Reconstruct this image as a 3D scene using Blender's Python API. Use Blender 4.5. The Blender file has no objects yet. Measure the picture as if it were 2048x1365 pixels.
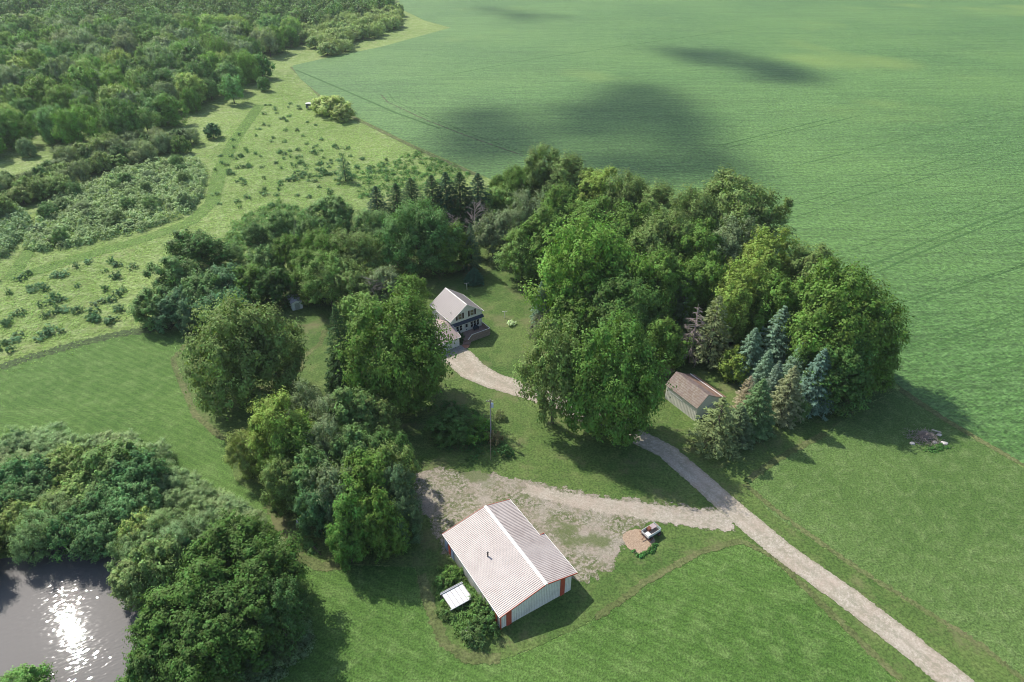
import bpy, math, random
import numpy as np
from math import radians as R_, sin, cos, pi
random.seed(7); RNG = np.random.default_rng(11)
# ------------------------------------------------------------------ camera
F, PITCH, CH = 1365.0, R_(33.44), 88.0
scn = bpy.context.scene
cam_d = bpy.data.cameras.new('camera'); cam = bpy.data.objects.new('camera', cam_d)
scn.collection.objects.link(cam); scn.camera = cam
cam_d.sensor_width = 36; cam_d.lens = 36 * F / 2048; cam_d.clip_start = 1; cam_d.clip_end = 12000
cam.location = (0, 0, CH); cam.rotation_euler = (pi / 2 - PITCH, 0, 0)
# ------------------------------------------------------------------ sky + sun
SUN_EL, SUN_AZ = R_(45.6), R_(313.0)          # azimuth clockwise from +Y, direction the light comes from
sdir = np.array([sin(SUN_AZ) * cos(SUN_EL), cos(SUN_AZ) * cos(SUN_EL), sin(SUN_EL)])
w = bpy.data.worlds.new('World'); scn.world = w; w.use_nodes = True
nt = w.node_tree; bg = nt.nodes['Background']
sky = nt.nodes.new('ShaderNodeTexSky'); sky.sky_type = 'NISHITA'; sky.sun_disc = False
sky.sun_elevation = SUN_EL; sky.sun_rotation = SUN_AZ; sky.dust_density = 1.6; sky.air_density = 1.0
nt.links.new(sky.outputs[0], bg.inputs[0]); bg.inputs[1].default_value = 0.135
sl = bpy.data.lights.new('sun', 'SUN'); sl.energy = 3.9; sl.angle = R_(0.6); sl.color = (1.0, .955, .87)
so = bpy.data.objects.new('sun', sl); scn.collection.objects.link(so)
so.rotation_euler = (pi / 2 - SUN_EL, 0, -SUN_AZ + pi)
so.location = (-300, 300, 400)
scn.view_settings.view_transform = 'Standard'; scn.view_settings.look = 'None'
scn.view_settings.exposure = 0.57; scn.view_settings.gamma = 1
scn.cycles.sample_clamp_direct = 0; scn.cycles.max_bounces = 6; scn.cycles.transparent_max_bounces = 12; scn.cycles.volume_bounces = 0; scn.cycles.filter_width = 1.0
# ------------------------------------------------------------------ helpers
def G(u, v, z=0.0):
    """point at height z seen at pixel (u, v) of the 2048 x 1365 photograph"""
    a = (u - 1024) / F; b = (682.5 - v) / F
    dy = cos(PITCH) + b * sin(PITCH); dz = -sin(PITCH) + b * cos(PITCH); k = -(CH - z) / dz
    return (a * k, dy * k)
def pxscale(x, y, z=0):                         # photo pixels per metre at a point
    return F / (y * cos(PITCH) + (CH - z) * sin(PITCH))
COL = scn.collection
def link(o, parent=None):
    COL.objects.link(o)
    if parent: o.parent = parent
    return o
def tag(o, label=None, cat=None, group=None, kind=None):
    if label: o['label'] = label
    if cat: o['category'] = cat
    if group: o['group'] = group
    if kind: o['kind'] = kind
    return o
def empty(name, loc, rz=0, label=None, cat=None, group=None):
    o = bpy.data.objects.new(name, None); o.empty_display_size = .3
    o.location = loc; o.rotation_euler = (0, 0, rz); link(o)
    return tag(o, label, cat, group)
def np_mesh(name, V, Fq, mats=(), fm=None, attrs=None, smooth=False):
    """V (n,3), Fq (m,k) all faces with k corners"""
    V = np.asarray(V, np.float32); Fq = np.asarray(Fq, np.int32)
    me = bpy.data.meshes.new(name); m, k = Fq.shape
    me.vertices.add(len(V)); me.vertices.foreach_set('co', V.ravel())
    me.loops.add(m * k); me.loops.foreach_set('vertex_index', Fq.ravel())
    me.polygons.add(m); me.polygons.foreach_set('loop_start', np.arange(0, m * k, k, dtype=np.int32))
    if fm is not None: me.polygons.foreach_set('material_index', np.asarray(fm, np.int32))
    if smooth: me.polygons.foreach_set('use_smooth', np.ones(m, bool))
    me.update(calc_edges=True)
    for n_, a in (attrs or {}).items():
        at = me.attributes.new(n_, 'FLOAT', 'POINT'); at.data.foreach_set('value', np.asarray(a, np.float32))
    for mt in mats: me.materials.append(mt)
    return me
class MB:
    """collects boxes, bars, tubes, prisms; builds ONE mesh object"""
    def __init__(s): s.v = []; s.f = []
    def add(s, vs, fs):
        n = len(s.v); s.v += [tuple(p) for p in vs]; s.f += [tuple(i + n for i in q) for q in fs]; return s
    def box(s, x0, x1, y0, y1, z0, z1):
        return s.add([(x0,y0,z0),(x1,y0,z0),(x1,y1,z0),(x0,y1,z0),(x0,y0,z1),(x1,y0,z1),(x1,y1,z1),(x0,y1,z1)],
                     [(0,3,2,1),(4,5,6,7),(0,1,5,4),(1,2,6,5),(2,3,7,6),(3,0,4,7)])
    def bar(s, a, b, w_, h_=None):
        a = np.array(a, float); b = np.array(b, float); h_ = h_ or w_
        d = b - a; d /= np.linalg.norm(d); up = np.array([0, 0, 1.]) if abs(d[2]) < .95 else np.array([0, 1., 0])
        sd = np.cross(d, up); sd /= np.linalg.norm(sd); up = np.cross(sd, d)
        vs = [p + sd * i * w_ / 2 + up * j * h_ / 2 for p in (a, b) for i, j in ((-1,-1),(1,-1),(1,1),(-1,1))]
        return s.add(vs, [(0,3,2,1),(4,5,6,7),(0,1,5,4),(1,2,6,5),(2,3,7,6),(3,0,4,7)])
    def tube(s, pts, rads, n=8, cap=True):
        pts = [np.array(p, float) for p in pts]; base = len(s.v)
        for i, p in enumerate(pts):
            d = pts[min(i + 1, len(pts) - 1)] - pts[max(i - 1, 0)]; d /= np.linalg.norm(d) + 1e-9
            up = np.array([0, 0, 1.]) if abs(d[2]) < .9 else np.array([1., 0, 0])
            a = np.cross(d, up); a /= np.linalg.norm(a); b = np.cross(d, a)
            for j in range(n):
                t = 2 * pi * j / n; s.v.append(tuple(p + (a * cos(t) + b * sin(t)) * rads[i]))
        for i in range(len(pts) - 1):
            for j in range(n):
                k = (j + 1) % n; s.f.append((base+i*n+j, base+i*n+k, base+(i+1)*n+k, base+(i+1)*n+j))
        if cap:
            s.f.append(tuple(base + j for j in range(n))[::-1]); s.f.append(tuple(base+(len(pts)-1)*n+j for j in range(n)))
        return s
    def prism(s, prof, y0, y1):                  # profile in x,z extruded along y
        n = len(prof); vs = [(x, y0, z) for x, z in prof] + [(x, y1, z) for x, z in prof]
        return s.add(vs, [tuple(range(n)), tuple(range(2*n-1, n-1, -1))] + [(i, i+n, (i+1)%n+n, (i+1)%n) for i in range(n)])
    def build(s, name, mat, parent=None, loc=None, rz=0):
        me = bpy.data.meshes.new(name); me.from_pydata(s.v, [], s.f); me.update()
        import bmesh
        bm = bmesh.new(); bm.from_mesh(me); bmesh.ops.recalc_face_normals(bm, faces=bm.faces[:]); bm.to_mesh(me); bm.free()
        me.materials.append(mat); o = bpy.data.objects.new(name, me)
        if loc is not None: o.location = loc; o.rotation_euler = (0, 0, rz)
        return link(o, parent)
# ------------------------------------------------------------------ node helpers
class NT:
    def __init__(s, name):
        s.m = bpy.data.materials.new(name); s.m.use_nodes = True; s.t = s.m.node_tree
        s.b = s.t.nodes['Principled BSDF']; s.out = s.t.nodes['Material Output']
        s.b.inputs['Specular IOR Level'].default_value = .25; s._p = None
    def n(s, t, **k):
        x = s.t.nodes.new('ShaderNode' + t)
        for a, v in k.items(): setattr(x, a, v)
        return x
    def l(s, a, b): s.t.links.new(a, b)
    def set(s, sock, v):
        if hasattr(v, 'is_output') or hasattr(v, 'links'): s.l(v, sock)
        else: sock.default_value = (*v, 1) if isinstance(v, tuple) and len(v) == 3 and sock.type == 'RGBA' else v
    def pos(s, obj=False):
        if obj: return s.n('TexCoord').outputs['Object']
        if s._p is None: s._p = s.n('NewGeometry').outputs['Position']
        return s._p
    def mapv(s, vec, rot=0, sc=(1, 1, 1)):
        m = s.n('Mapping'); s.l(vec, m.inputs[0]); m.inputs['Rotation'].default_value = (0, 0, rot); m.inputs['Scale'].default_value = sc
        return m.outputs[0]
    def noise(s, scale, detail=4, rough=.55, vec=None, dist=0):
        x = s.n('TexNoise'); x.inputs['Scale'].default_value = scale; x.inputs['Detail'].default_value = detail
        x.inputs['Roughness'].default_value = rough; x.inputs['Distortion'].default_value = dist
        s.l(vec or s.pos(), x.inputs['Vector']); return x.outputs['Fac']
    def voro(s, scale, vec=None, out='Distance'):
        x = s.n('TexVoronoi'); x.inputs['Scale'].default_value = scale; s.l(vec or s.pos(), x.inputs['Vector']); return x.outputs[out]
    def wave(s, scale, rot=0, dist=0, vec=None, dscale=1):
        x = s.n('TexWave'); x.inputs['Scale'].default_value = scale; x.inputs['Distortion'].default_value = dist; x.inputs['Detail Scale'].default_value = dscale
        s.l(s.mapv(vec or s.pos(), rot), x.inputs['Vector']); return x.outputs['Fac']
    def math(s, op, a, b=0.0, c=0.0, clamp=False):
        x = s.n('Math', operation=op, use_clamp=clamp)
        for i, v in enumerate((a, b, c)): s.set(x.inputs[i], v)
        return x.outputs[0]
    def rng(s, v, a, b, c=0.0, d=1.0, smooth=True):
        x = s.n('MapRange', interpolation_type='SMOOTHSTEP' if smooth else 'LINEAR'); s.l(v, x.inputs[0])
        for i, q in enumerate((a, b, c, d)): x.inputs[i + 1].default_value = q
        return x.outputs[0]
    def mix(s, f, a, b, mode='MIX'):
        x = s.n('Mix', data_type='RGBA', blend_type=mode); s.set(x.inputs[0], f); s.set(x.inputs[6], a); s.set(x.inputs[7], b)
        return x.outputs[2]
    def attr(s, name): return s.n('Attribute', attribute_name=name).outputs['Fac']
    def bump(s, h, strength=.5, dist=.3):
        x = s.n('Bump'); x.inputs['Strength'].default_value = strength; x.inputs['Distance'].default_value = dist
        s.l(h, x.inputs['Height']); s.l(x.outputs[0], s.b.inputs['Normal']); return x.outputs[0]
    def col(s, c): s.set(s.b.inputs['Base Color'], c); return s
    def rough(s, r): s.set(s.b.inputs['Roughness'], r); return s
    def edge_alpha(s, amp=1.2, off=0.0, scale=.9):
        """irregular cut edge: the sheet ends where its distance to the outline falls under a noise"""
        n_ = s.math('ADD', s.math('MULTIPLY', s.math('SUBTRACT', s.noise(scale, 6, .7), .5), amp * 4), off)
        a = s.math('GREATER_THAN', s.math('ADD', s.attr('edge'), n_), 0.0)
        s.l(a, s.b.inputs['Alpha']); return s
def plain(name, c, rough=.6, var=.12, scale=3.0, metal=0.0, spec=.3):
    m = NT(name); n_ = m.noise(scale, 5, .6, m.pos(True))
    m.col(m.mix(m.rng(n_, .3, .7), tuple(x * (1 - var) for x in c), tuple(min(1, x * (1 + var)) for x in c)))
    m.b.inputs['Roughness'].default_value = rough; m.b.inputs['Metallic'].default_value = metal
    m.b.inputs['Specular IOR Level'].default_value = spec
    return m.m
def grass_mat(name, dark, mid, light, patch=.03, clump=.35, fine=1.6, bump=.6, bd=.35, stripe=None, edge=None, straw=None, straw_amt=.5):
    m = NT(name)
    p1 = m.noise(patch, 4, .55); p2 = m.noise(clump, 5, .65, dist=.4); p3 = m.noise(fine, 4, .7)
    c = m.mix(m.rng(p1, .35, .65), dark, mid); c = m.mix(m.math('MULTIPLY', m.rng(p2, .42, .72), .75), c, light)
    f = m.rng(p3, .28, .72, .55, 1.4); g = m.n('Combine' + 'XYZ'); [m.l(f, g.inputs[i]) for i in range(3)]
    c = m.mix(1.0, c, g.outputs[0], 'MULTIPLY')
    h = m.math('ADD', m.math('MULTIPLY', p2, 1.2), m.math('MULTIPLY', p3, .5))
    if stripe:
        rot, sc, amt, dist = stripe; wv = m.wave(sc, rot, dist, dscale=.3)
        k = m.rng(wv, 0, 1, 1 - amt, 1 + amt, False); g2 = m.n('CombineXYZ'); [m.l(k, g2.inputs[i]) for i in range(3)]
        c = m.mix(1.0, c, g2.outputs[0], 'MULTIPLY')
    if straw: c = m.mix(m.math('MULTIPLY', m.rng(m.noise(.11, 6, .7), .5, .66), straw_amt), c, straw)
    m.col(c); m.rough(.85); m.bump(h, bump, bd); m.b.inputs['Specular IOR Level'].default_value = .15
    if edge: m.edge_alpha(*edge)
    return m
# ------------------------------------------------------------------ polygons and sheets
def px_poly(pts): return np.array([G(u, v) for u, v in pts])
def sdist(P, poly):
    """signed distance (positive inside) of points P (n,2) to polygon"""
    d = np.full(len(P), 1e9); ins = np.zeros(len(P), bool); m = len(poly)
    for i in range(m):
        a = poly[i]; b = poly[(i + 1) % m]; ab = b - a; t = np.clip(((P - a) @ ab) / (ab @ ab + 1e-12), 0, 1)
        d = np.minimum(d, np.hypot(*(P - a - t[:, None] * ab).T))
        c = ((a[1] > P[:, 1]) != (b[1] > P[:, 1])); 
        with np.errstate(divide='ignore', invalid='ignore'):
            xi = (b[0] - a[0]) * (P[:, 1] - a[1]) / (b[1] - a[1] + 1e-15) + a[0]
        ins ^= c & (P[:, 0] < xi)
    return np.where(ins, d, -d)
def smooth_poly(poly, it=2):
    for _ in range(it):
        q = np.roll(poly, -1, 0); poly = np.stack([poly * .75 + q * .25, poly * .25 + q * .75], 1).reshape(-1, 2)
    return poly
POND = smooth_poly(px_poly([(-420,1180),(-200,1120),(0,1128),(90,1098),(200,1092),(262,1150),(310,1230),(300,1290),(240,1350),(120,1385),(-10,1375),(-160,1420),(-460,1480)]), 2)
def ground_z(P):
    s_ = sdist(P, POND); t = np.clip((s_ + 2.5) / 4.5, 0, 1); return -1.6 * t * t * (3 - 2 * t)
def sheet(name, poly, step, z, mat, margin=2.5, kind='structure', label=None, smooth=0, zf=True):
    if smooth: poly = smooth_poly(poly, smooth)
    x0, y0 = poly.min(0) - margin; x1, y1 = poly.max(0) + margin
    nx = int((x1 - x0) / step) + 2; ny = int((y1 - y0) / step) + 2
    X, Y = np.meshgrid(x0 + np.arange(nx) * step, y0 + np.arange(ny) * step); P = np.stack([X.ravel(), Y.ravel()], 1)
    d = sdist(P, poly); I = np.arange(nx * ny).reshape(ny, nx)
    Q = np.stack([I[:-1, :-1], I[:-1, 1:], I[1:, 1:], I[1:, :-1]], -1).reshape(-1, 4)
    Q = Q[(d[Q] > -margin).any(1)]; used = np.unique(Q); rm = np.zeros(nx * ny, int); rm[used] = np.arange(len(used))
    P = P[used]; zz = np.full(len(P), z)
    if zf: zz = zz + ground_z(P)
    me = np_mesh(name, np.column_stack([P, zz]), rm[Q], [mat], attrs={'edge': d[used]}, smooth=True)
    o = link(bpy.data.objects.new(name, me)); return tag(o, label, None, None, kind)
def ribbon_poly(cl, wd):
    """outline (px centre line, width in metres, may vary) -> polygon"""
    c = np.array([G(*p) for p in cl]); n_ = len(c); wd = np.full(n_, wd) if np.isscalar(wd) else np.array(wd)
    t = np.gradient(c, axis=0); t /= np.linalg.norm(t, axis=1)[:, None]; nn = np.stack([-t[:, 1], t[:, 0]], 1)
    return np.vstack([c + nn * wd[:, None] / 2, (c - nn * wd[:, None] / 2)[::-1]])
# ------------------------------------------------------------------ ground materials
M_meadow = grass_mat('meadow_grass', (.135,.205,.048), (.20,.275,.075), (.29,.35,.15), .02, .28, 1.1, 1.0, .7, straw=(.24,.25,.11), straw_amt=.4).m
M_hay = grass_mat('hay_grass', (.062,.128,.024), (.090,.166,.036), (.132,.208,.060), .03, .35, 3.2, 1.0, .3, stripe=(R_(-62), .22, .09, 5), edge=(.25,)).m
M_lawn = grass_mat('lawn_grass', (.058,.110,.024), (.092,.144,.036), (.128,.170,.052), .035, .25, 2.5, .5, .18, edge=(.3,), straw=(.17,.155,.08), straw_amt=.5).m
M_alf = grass_mat('alfalfa', (.070,.130,.030), (.100,.166,.044), (.142,.205,.070), .03, .5, 3.0, 1.0, .3, edge=(.3,)).m
M_verge = grass_mat('mown_verge_grass', (.085,.11,.035), (.115,.14,.05), (.145,.155,.065), .06, .3, 2.2, .5, .2, edge=(.5,), straw=(.17,.155,.08)).m
def soy_mat():
    m = NT('soybean_rows'); ROT = R_(-31 - 90)
    v = m.n('VectorMath', operation='ADD'); nz = m.n('TexNoise'); nz.inputs['Scale'].default_value = .02; nz.inputs['Detail'].default_value = 2
    m.l(m.pos(), nz.inputs['Vector']); sc = m.n('VectorMath', operation='SCALE'); m.l(nz.outputs['Color'], sc.inputs[0]); sc.inputs['Scale'].default_value = 9
    m.l(m.pos(), v.inputs[0]); m.l(sc.outputs[0], v.inputs[1]); pv = v.outputs[0]
    rowv = m.mapv(pv, ROT + pi, (1, 1, 1))
    wv = m.n('TexWave'); wv.inputs['Scale'].default_value = .314 / .78 * 1.0; wv.inputs['Distortion'].default_value = 2.2; wv.inputs['Detail Scale'].default_value = 2.5
    wv.inputs['Detail'].default_value = 3; m.l(m.mapv(pv, R_(-31) , (1, 1, 1)), wv.inputs['Vector']); wv.bands_direction = 'Y'; rows = wv.outputs['Fac']
    st = m.noise(.75, 5, .75, m.mapv(pv, R_(-31), (.3, 1.3, 1)))          # streaks along the rows
    lg = m.noise(.42, 3, .6, m.mapv(pv, R_(-31), (.035, 1.0, 1)))        # long rows, some fuller than others
    big = m.noise(.012, 4, .5); mid = m.noise(.9, 5, .75)
    c = m.mix(m.rng(big, .3, .7), (.068,.158,.033), (.102,.205,.045))
    c = m.mix(m.math('MULTIPLY', m.rng(st, .4, .7), .75), c, (.15,.28,.085))
    k = m.math('MULTIPLY', m.math('MULTIPLY', m.rng(rows, 0, .6, .93, 1.02), m.rng(lg, .32, .62, .84, 1.06)), m.rng(mid, .3, .7, .52, 1.4)); g = m.n('CombineXYZ'); [m.l(k, g.inputs[i]) for i in range(3)]
    c = m.mix(1.0, c, g.outputs[0], 'MULTIPLY')
    bl = m.rng(m.noise(.007, 3, .5), .56, .70); c = m.mix(m.math('MULTIPLY', bl, .5), c, (.20,.28,.06))
    m.col(c); m.rough(.7); h = m.math('ADD', m.math('MULTIPLY', rows, .06), m.math('ADD', m.math('MULTIPLY', mid, 1.3), m.math('MULTIPLY', st, .8)))
    m.bump(h, .9, .5); m.edge_alpha(.35); return m.m
M_soy = soy_mat()
def gravel_mat(name, weeds, edge, tone=1.0, veg=.5):
    m = NT(name); f = m.noise(4.5, 6, .75); a = m.noise(.25, 5, .6); tr = m.noise(.9, 4, .6)
    c = m.mix(m.rng(f, .3, .7), tuple(tone * x for x in (.30,.262,.212)), tuple(tone * x for x in (.53,.47,.39)))
    c = m.mix(m.math('MULTIPLY', m.rng(a, .35, .7), .5), c, tuple(tone * x for x in (.36,.28,.22)))
    if weeds:
        ws = m.math('MULTIPLY', m.rng(m.noise(.13, 4, .6), .34, .58), m.rng(m.noise(1.7, 5, .75), .42, .56))
        sp = m.math('MULTIPLY', m.rng(m.noise(2.8, 3, .6), .60, .66), .8)
        c = m.mix(m.math('MULTIPLY', m.math('MAXIMUM', ws, sp), weeds), c, m.mix(m.rng(m.noise(.6), .4, .6), (.08,.105,.035), (.14,.145,.07)))
        big = m.rng(m.noise(.075, 5, .65), .56, .64); c = m.mix(m.math('MULTIPLY', big, veg), c, m.mix(m.rng(f, .3, .7), (.07,.10,.03), (.13,.15,.06)))
    if veg == 0:
        ed = m.math('ADD', m.attr('edge'), m.math('MULTIPLY', m.noise(.5, 3), .5)); mid = m.math('MULTIPLY', m.rng(ed, 1.75, 2.25, 0, .5), m.rng(m.noise(1.2, 5, .7), .35, .6)); c = m.mix(mid, c, (.22,.21,.15))
        sd = m.math('MULTIPLY', m.rng(ed, 1.0, .3, 0, .6), m.rng(m.noise(1.5, 5, .7), .35, .6)); c = m.mix(sd, c, (.20,.19,.12))
    m.col(c); m.rough(.95); m.bump(f, .5, .12); m.edge_alpha(*edge); return m.m
M_road = gravel_mat('gravel_road', .35, (.28,), 1.0, .0); M_yard = gravel_mat('gravel_yard', 1.0, (1.5, .2, .4), .74, .85)
# ------------------------------------------------------------------ setting: ground sheets
def ground():
    xs = np.concatenate([np.array([-5000, -2500, -1500, -1000, -700, -520, -400, -320]), np.arange(-260, 260, 2.5), np.array([260, 320, 400, 520, 700, 1000, 1500, 2500, 5000])])
    ys = np.concatenate([np.array([-1500, -500, -200, -60, -20]), np.arange(0, 480, 2.5), np.array([480, 540, 640, 800, 1000, 1400, 2000, 3000, 6000])])
    X, Y = np.meshgrid(xs, ys); P = np.stack([X.ravel(), Y.ravel()], 1); nx, ny = len(xs), len(ys)
    I = np.arange(nx * ny).reshape(ny, nx); Q = np.stack([I[:-1, :-1], I[:-1, 1:], I[1:, 1:], I[1:, :-1]], -1).reshape(-1, 4)
    me = np_mesh('ground', np.column_stack([P, ground_z(P)]), Q, [M_meadow], smooth=True)
    tag(link(bpy.data.objects.new('ground', me)), kind='structure')
ground()
SOY = np.vstack([px_poly([(2300,-40),(795,-25),(800,18),(850,42),(902,56),(850,70),(760,95),(660,115),(583,132),(600,158),(640,190),(700,228),(760,258),(830,292),(890,318),(950,345),(1000,368),(1380,560),(1795,770),(1900,842),(2048,928),(2400,1130)]), [(600, 100.), (900, 400.)]])
sheet('soybean_field', SOY, 4.0, .10, M_soy, 3, smooth=0)
HAY = px_poly([(-500,860),(0,738),(120,700),(230,668),(360,655),(372,690),(345,720),(390,830),(450,880),(470,960),(540,1010),(560,1060),(600,1120),(640,1137),(700,1130),(830,1135),(845,1190),(868,1240),(890,1290),(935,1322),(1000,1322),(1060,1300),(1170,1250),(1290,1165),(1400,1105),(1480,1085),(1540,1115),(1640,1210),(1800,1365),(2000,1560),(900,2200),(-900,1900)])
sheet('hay_field', HAY, 1.5, .03, M_hay, 3)
ALF = px_poly([(1487,968),(1560,915),(1650,868),(1720,815),(1797,780),(1900,850),(2048,936),(2400,1140),(2500,1700),(2120,1420),(1960,1290),(1700,1130),(1545,1030)])
sheet('alfalfa_field', ALF, 1.5, .03, M_alf, 3)
LAWN = px_poly([(360,655),(372,690),(345,720),(390,830),(450,880),(470,960),(540,1010),(560,1060),(600,1120),(640,1137),(700,1130),(830,1135),(845,1190),(868,1240),(890,1290),(935,1322),(1000,1322),(1060,1300),(1170,1250),(1290,1165),(1400,1105),(1480,1085),(1540,1115),(1640,1210),(1800,1365),(2000,1560),(2200,1560),(2120,1420),(1960,1290),(1700,1130),(1545,1030),(1487,968),(1560,915),(1650,868),(1720,815),(1797,780),(1380,560),(1000,460),(860,480),(600,520),(520,570),(480,620)])
sheet('lawn', LAWN, 1.2, .06, M_lawn, 2.5)
# narrow straw-coloured mown strips and edges
for cl, wd in (([(372,690),(345,720),(390,830),(448,880)], 1.2), ([(540,1010),(562,1055),(600,1115),(640,1134),(690,1132)], 1.8),
               ([(842,1150),(862,1220),(888,1285),(935,1318),(1000,1318)], 1.6), ([(1797,778),(1900,846),(2048,930),(2200,1020)], 1.6),
               ([(583,134),(640,192),(700,232),(830,296),(950,350)], 2.2), ([(1487,968),(1570,1036),(1710,1135),(1960,1290),(2120,1420)], .9),
               ([(1490,965),(1560,915),(1650,868)], 1.3), ([(1190,1238),(1290,1165),(1400,1105),(1480,1082),(1545,1112),(1640,1205),(1800,1360)], 1.1),
               ([(600,745),(605,715),(640,690),(650,660)], 1.2), ([(490,675),(560,655),(640,650)], 1.0)):
    sheet('grass_margin', ribbon_poly(cl, wd), .5, .075, M_verge, 1.0)
ROADC = [(885,700),(918,716),(945,742),(985,762),(1060,785),(1130,815),(1200,845),(1270,872),(1335,905),(1400,962),(1460,1015),(1560,1100),(1700,1200),(1830,1300),(1920,1372),(2060,1490)]
sheet('driveway', ribbon_poly(ROADC, [7,7,6.5,5.5,5.0,4.6,4.4,4.3,4.3,4.2,4.4,4.3,4.3,4.3,4.4,4.4]), .5, .11, M_road, 1.5)
YARD = px_poly([(1440,1018),(1340,1012),(1270,1002),(1200,995),(1110,975),(1060,962),(960,946),(880,940),(835,938),(822,975),(835,1020),(868,1050),(880,1100),(960,1130),(1120,1150),(1165,1162),(1200,1148),(1232,1122),(1245,1085),(1262,1052),(1330,1040),(1400,1042),(1455,1044)])
sheet('gravel_yard', YARD, .5, .09, M_yard, 3.0, smooth=1)
sheet('yard_track', ribbon_poly([(1465,1045),(1380,1036),(1290,1024),(1200,1012),(1120,996),(1050,978)], [4.4,4.2,3.6,3.2,2.8,2.4]), .5, .10, gravel_mat('packed_gravel', .35, (.7,), .92, .2), 1.5)
# mulch circle
def mulch():
    m = NT('wood_chips'); f = m.noise(6, 6, .8); m.col(m.mix(m.rng(f, .3, .7), (.22,.15,.10), (.50,.38,.27))); m.rough(.95); m.bump(f, .8, .15); m.edge_alpha(.25); return m.m
c0 = np.array(G(1278, 1083)); an = np.linspace(0, 2 * pi, 22, endpoint=False)
sheet('wood_chip_circle', c0 + np.stack([np.cos(an), np.sin(an)], 1) * (2.55 + .15 * np.sin(3 * an))[:, None], .25, .12, mulch(), .5)
# lane of brighter short grass and wheel lines through the meadow
M_path = grass_mat('meadow_path_grass', (.075,.145,.025), (.10,.175,.035), (.15,.21,.06), .05, .4, 1.5, .5, .3, edge=(.7,)).m
for cl, wd in (([(0,735),(60,715),(150,690),(240,668),(340,655)], 1.0),):
    sheet('meadow_edge', ribbon_poly(cl, wd), .7, .05, plain('field_edge_weeds', (.045,.075,.02), .9, .5, 1.2), .5)
sheet('meadow_path', ribbon_poly([(20,560),(170,512),(290,478),(380,445),(425,405),(440,340),(470,280),(520,210)], 5), 1.5, .04, M_path, 3)
sheet('meadow_path', ribbon_poly([(170,470),(60,500),(20,560)], 4), 1.5, .045, M_path, 3)
# wheel tracks through the beans
M_trk = NT('bare_wheel_track'); M_trk.col(M_trk.mix(M_trk.rng(M_trk.noise(.35, 5, .7), .4, .6), (.045,.085,.025), (.13,.12,.07))).rough(.9); M_trk.edge_alpha(.4, -.05, .6); M_trk = M_trk.m
M_trk2 = NT('dark_green_row_gap'); M_trk2.col(M_trk2.mix(M_trk2.rng(M_trk2.noise(.5, 5, .7), .4, .6), (.045,.11,.028), (.065,.14,.035))).rough(.9); M_trk2.edge_alpha(.42, -.02, .8); M_trk2 = M_trk2.m  # darker green strips for faint wheel lines and row gaps in the beans
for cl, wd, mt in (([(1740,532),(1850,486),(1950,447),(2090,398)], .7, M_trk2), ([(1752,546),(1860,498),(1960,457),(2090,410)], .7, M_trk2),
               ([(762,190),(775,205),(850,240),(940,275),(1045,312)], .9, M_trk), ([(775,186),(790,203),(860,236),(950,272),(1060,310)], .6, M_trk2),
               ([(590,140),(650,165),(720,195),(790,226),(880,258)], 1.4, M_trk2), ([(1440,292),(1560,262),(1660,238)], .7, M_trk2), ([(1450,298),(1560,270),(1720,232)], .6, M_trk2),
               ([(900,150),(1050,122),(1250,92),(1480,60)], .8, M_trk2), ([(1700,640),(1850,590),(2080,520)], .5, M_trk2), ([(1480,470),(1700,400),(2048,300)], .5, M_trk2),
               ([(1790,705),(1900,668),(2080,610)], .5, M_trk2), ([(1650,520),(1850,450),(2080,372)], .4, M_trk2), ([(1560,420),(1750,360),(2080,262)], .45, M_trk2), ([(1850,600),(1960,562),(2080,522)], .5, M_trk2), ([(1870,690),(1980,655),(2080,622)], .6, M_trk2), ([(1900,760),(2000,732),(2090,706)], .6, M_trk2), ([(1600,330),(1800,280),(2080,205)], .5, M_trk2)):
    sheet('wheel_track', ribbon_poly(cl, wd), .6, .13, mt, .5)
# pond
def water_mat():
    m = NT('pond_water'); m.col((.125,.122,.118)); m.b.inputs['Roughness'].default_value = .02; m.b.inputs['IOR'].default_value = 1.33
    m.b.inputs['Specular IOR Level'].default_value = .5; return m.m
def pond():
    """water surface with real wind ripples, each facet glints on its own"""
    rng = np.random.default_rng(2); cx, cy = .26, .20; xs = np.arange(-92, -34, cx); ys = np.arange(38, 82, cy); X, Y = np.meshgrid(xs, ys); X = X + .35 * Y - 20
    Z = rng.normal(size=X.shape) * .0042; sw = np.sin(X * .21 + 1.3 * np.sin(Y * .17)) * np.sin(Y * .26 + 1.1 * np.sin(X * .13)); Z *= np.clip(1.0 + .5 * sw, .3, 2); Z = Z - .45
    ny, nx = X.shape; I = np.arange(nx * ny).reshape(ny, nx); P = np.stack([X.ravel(), Y.ravel()], 1); A, B, C_, D = I[:-1, :-1], I[:-1, 1:], I[1:, 1:], I[1:, :-1]
    Q = np.concatenate([np.stack([A, B, C_], -1).reshape(-1, 3), np.stack([A, C_, D], -1).reshape(-1, 3)]); ok = sdist(P, POND) > -2.5; Q = Q[ok[Q].all(1)]
    me = np_mesh('pond', np.column_stack([P, Z.ravel()]), Q, [water_mat()]); tag(link(bpy.data.objects.new('pond', me)), 'muddy farm pond with sun glitter', None, None, 'structure')
pond()
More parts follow.
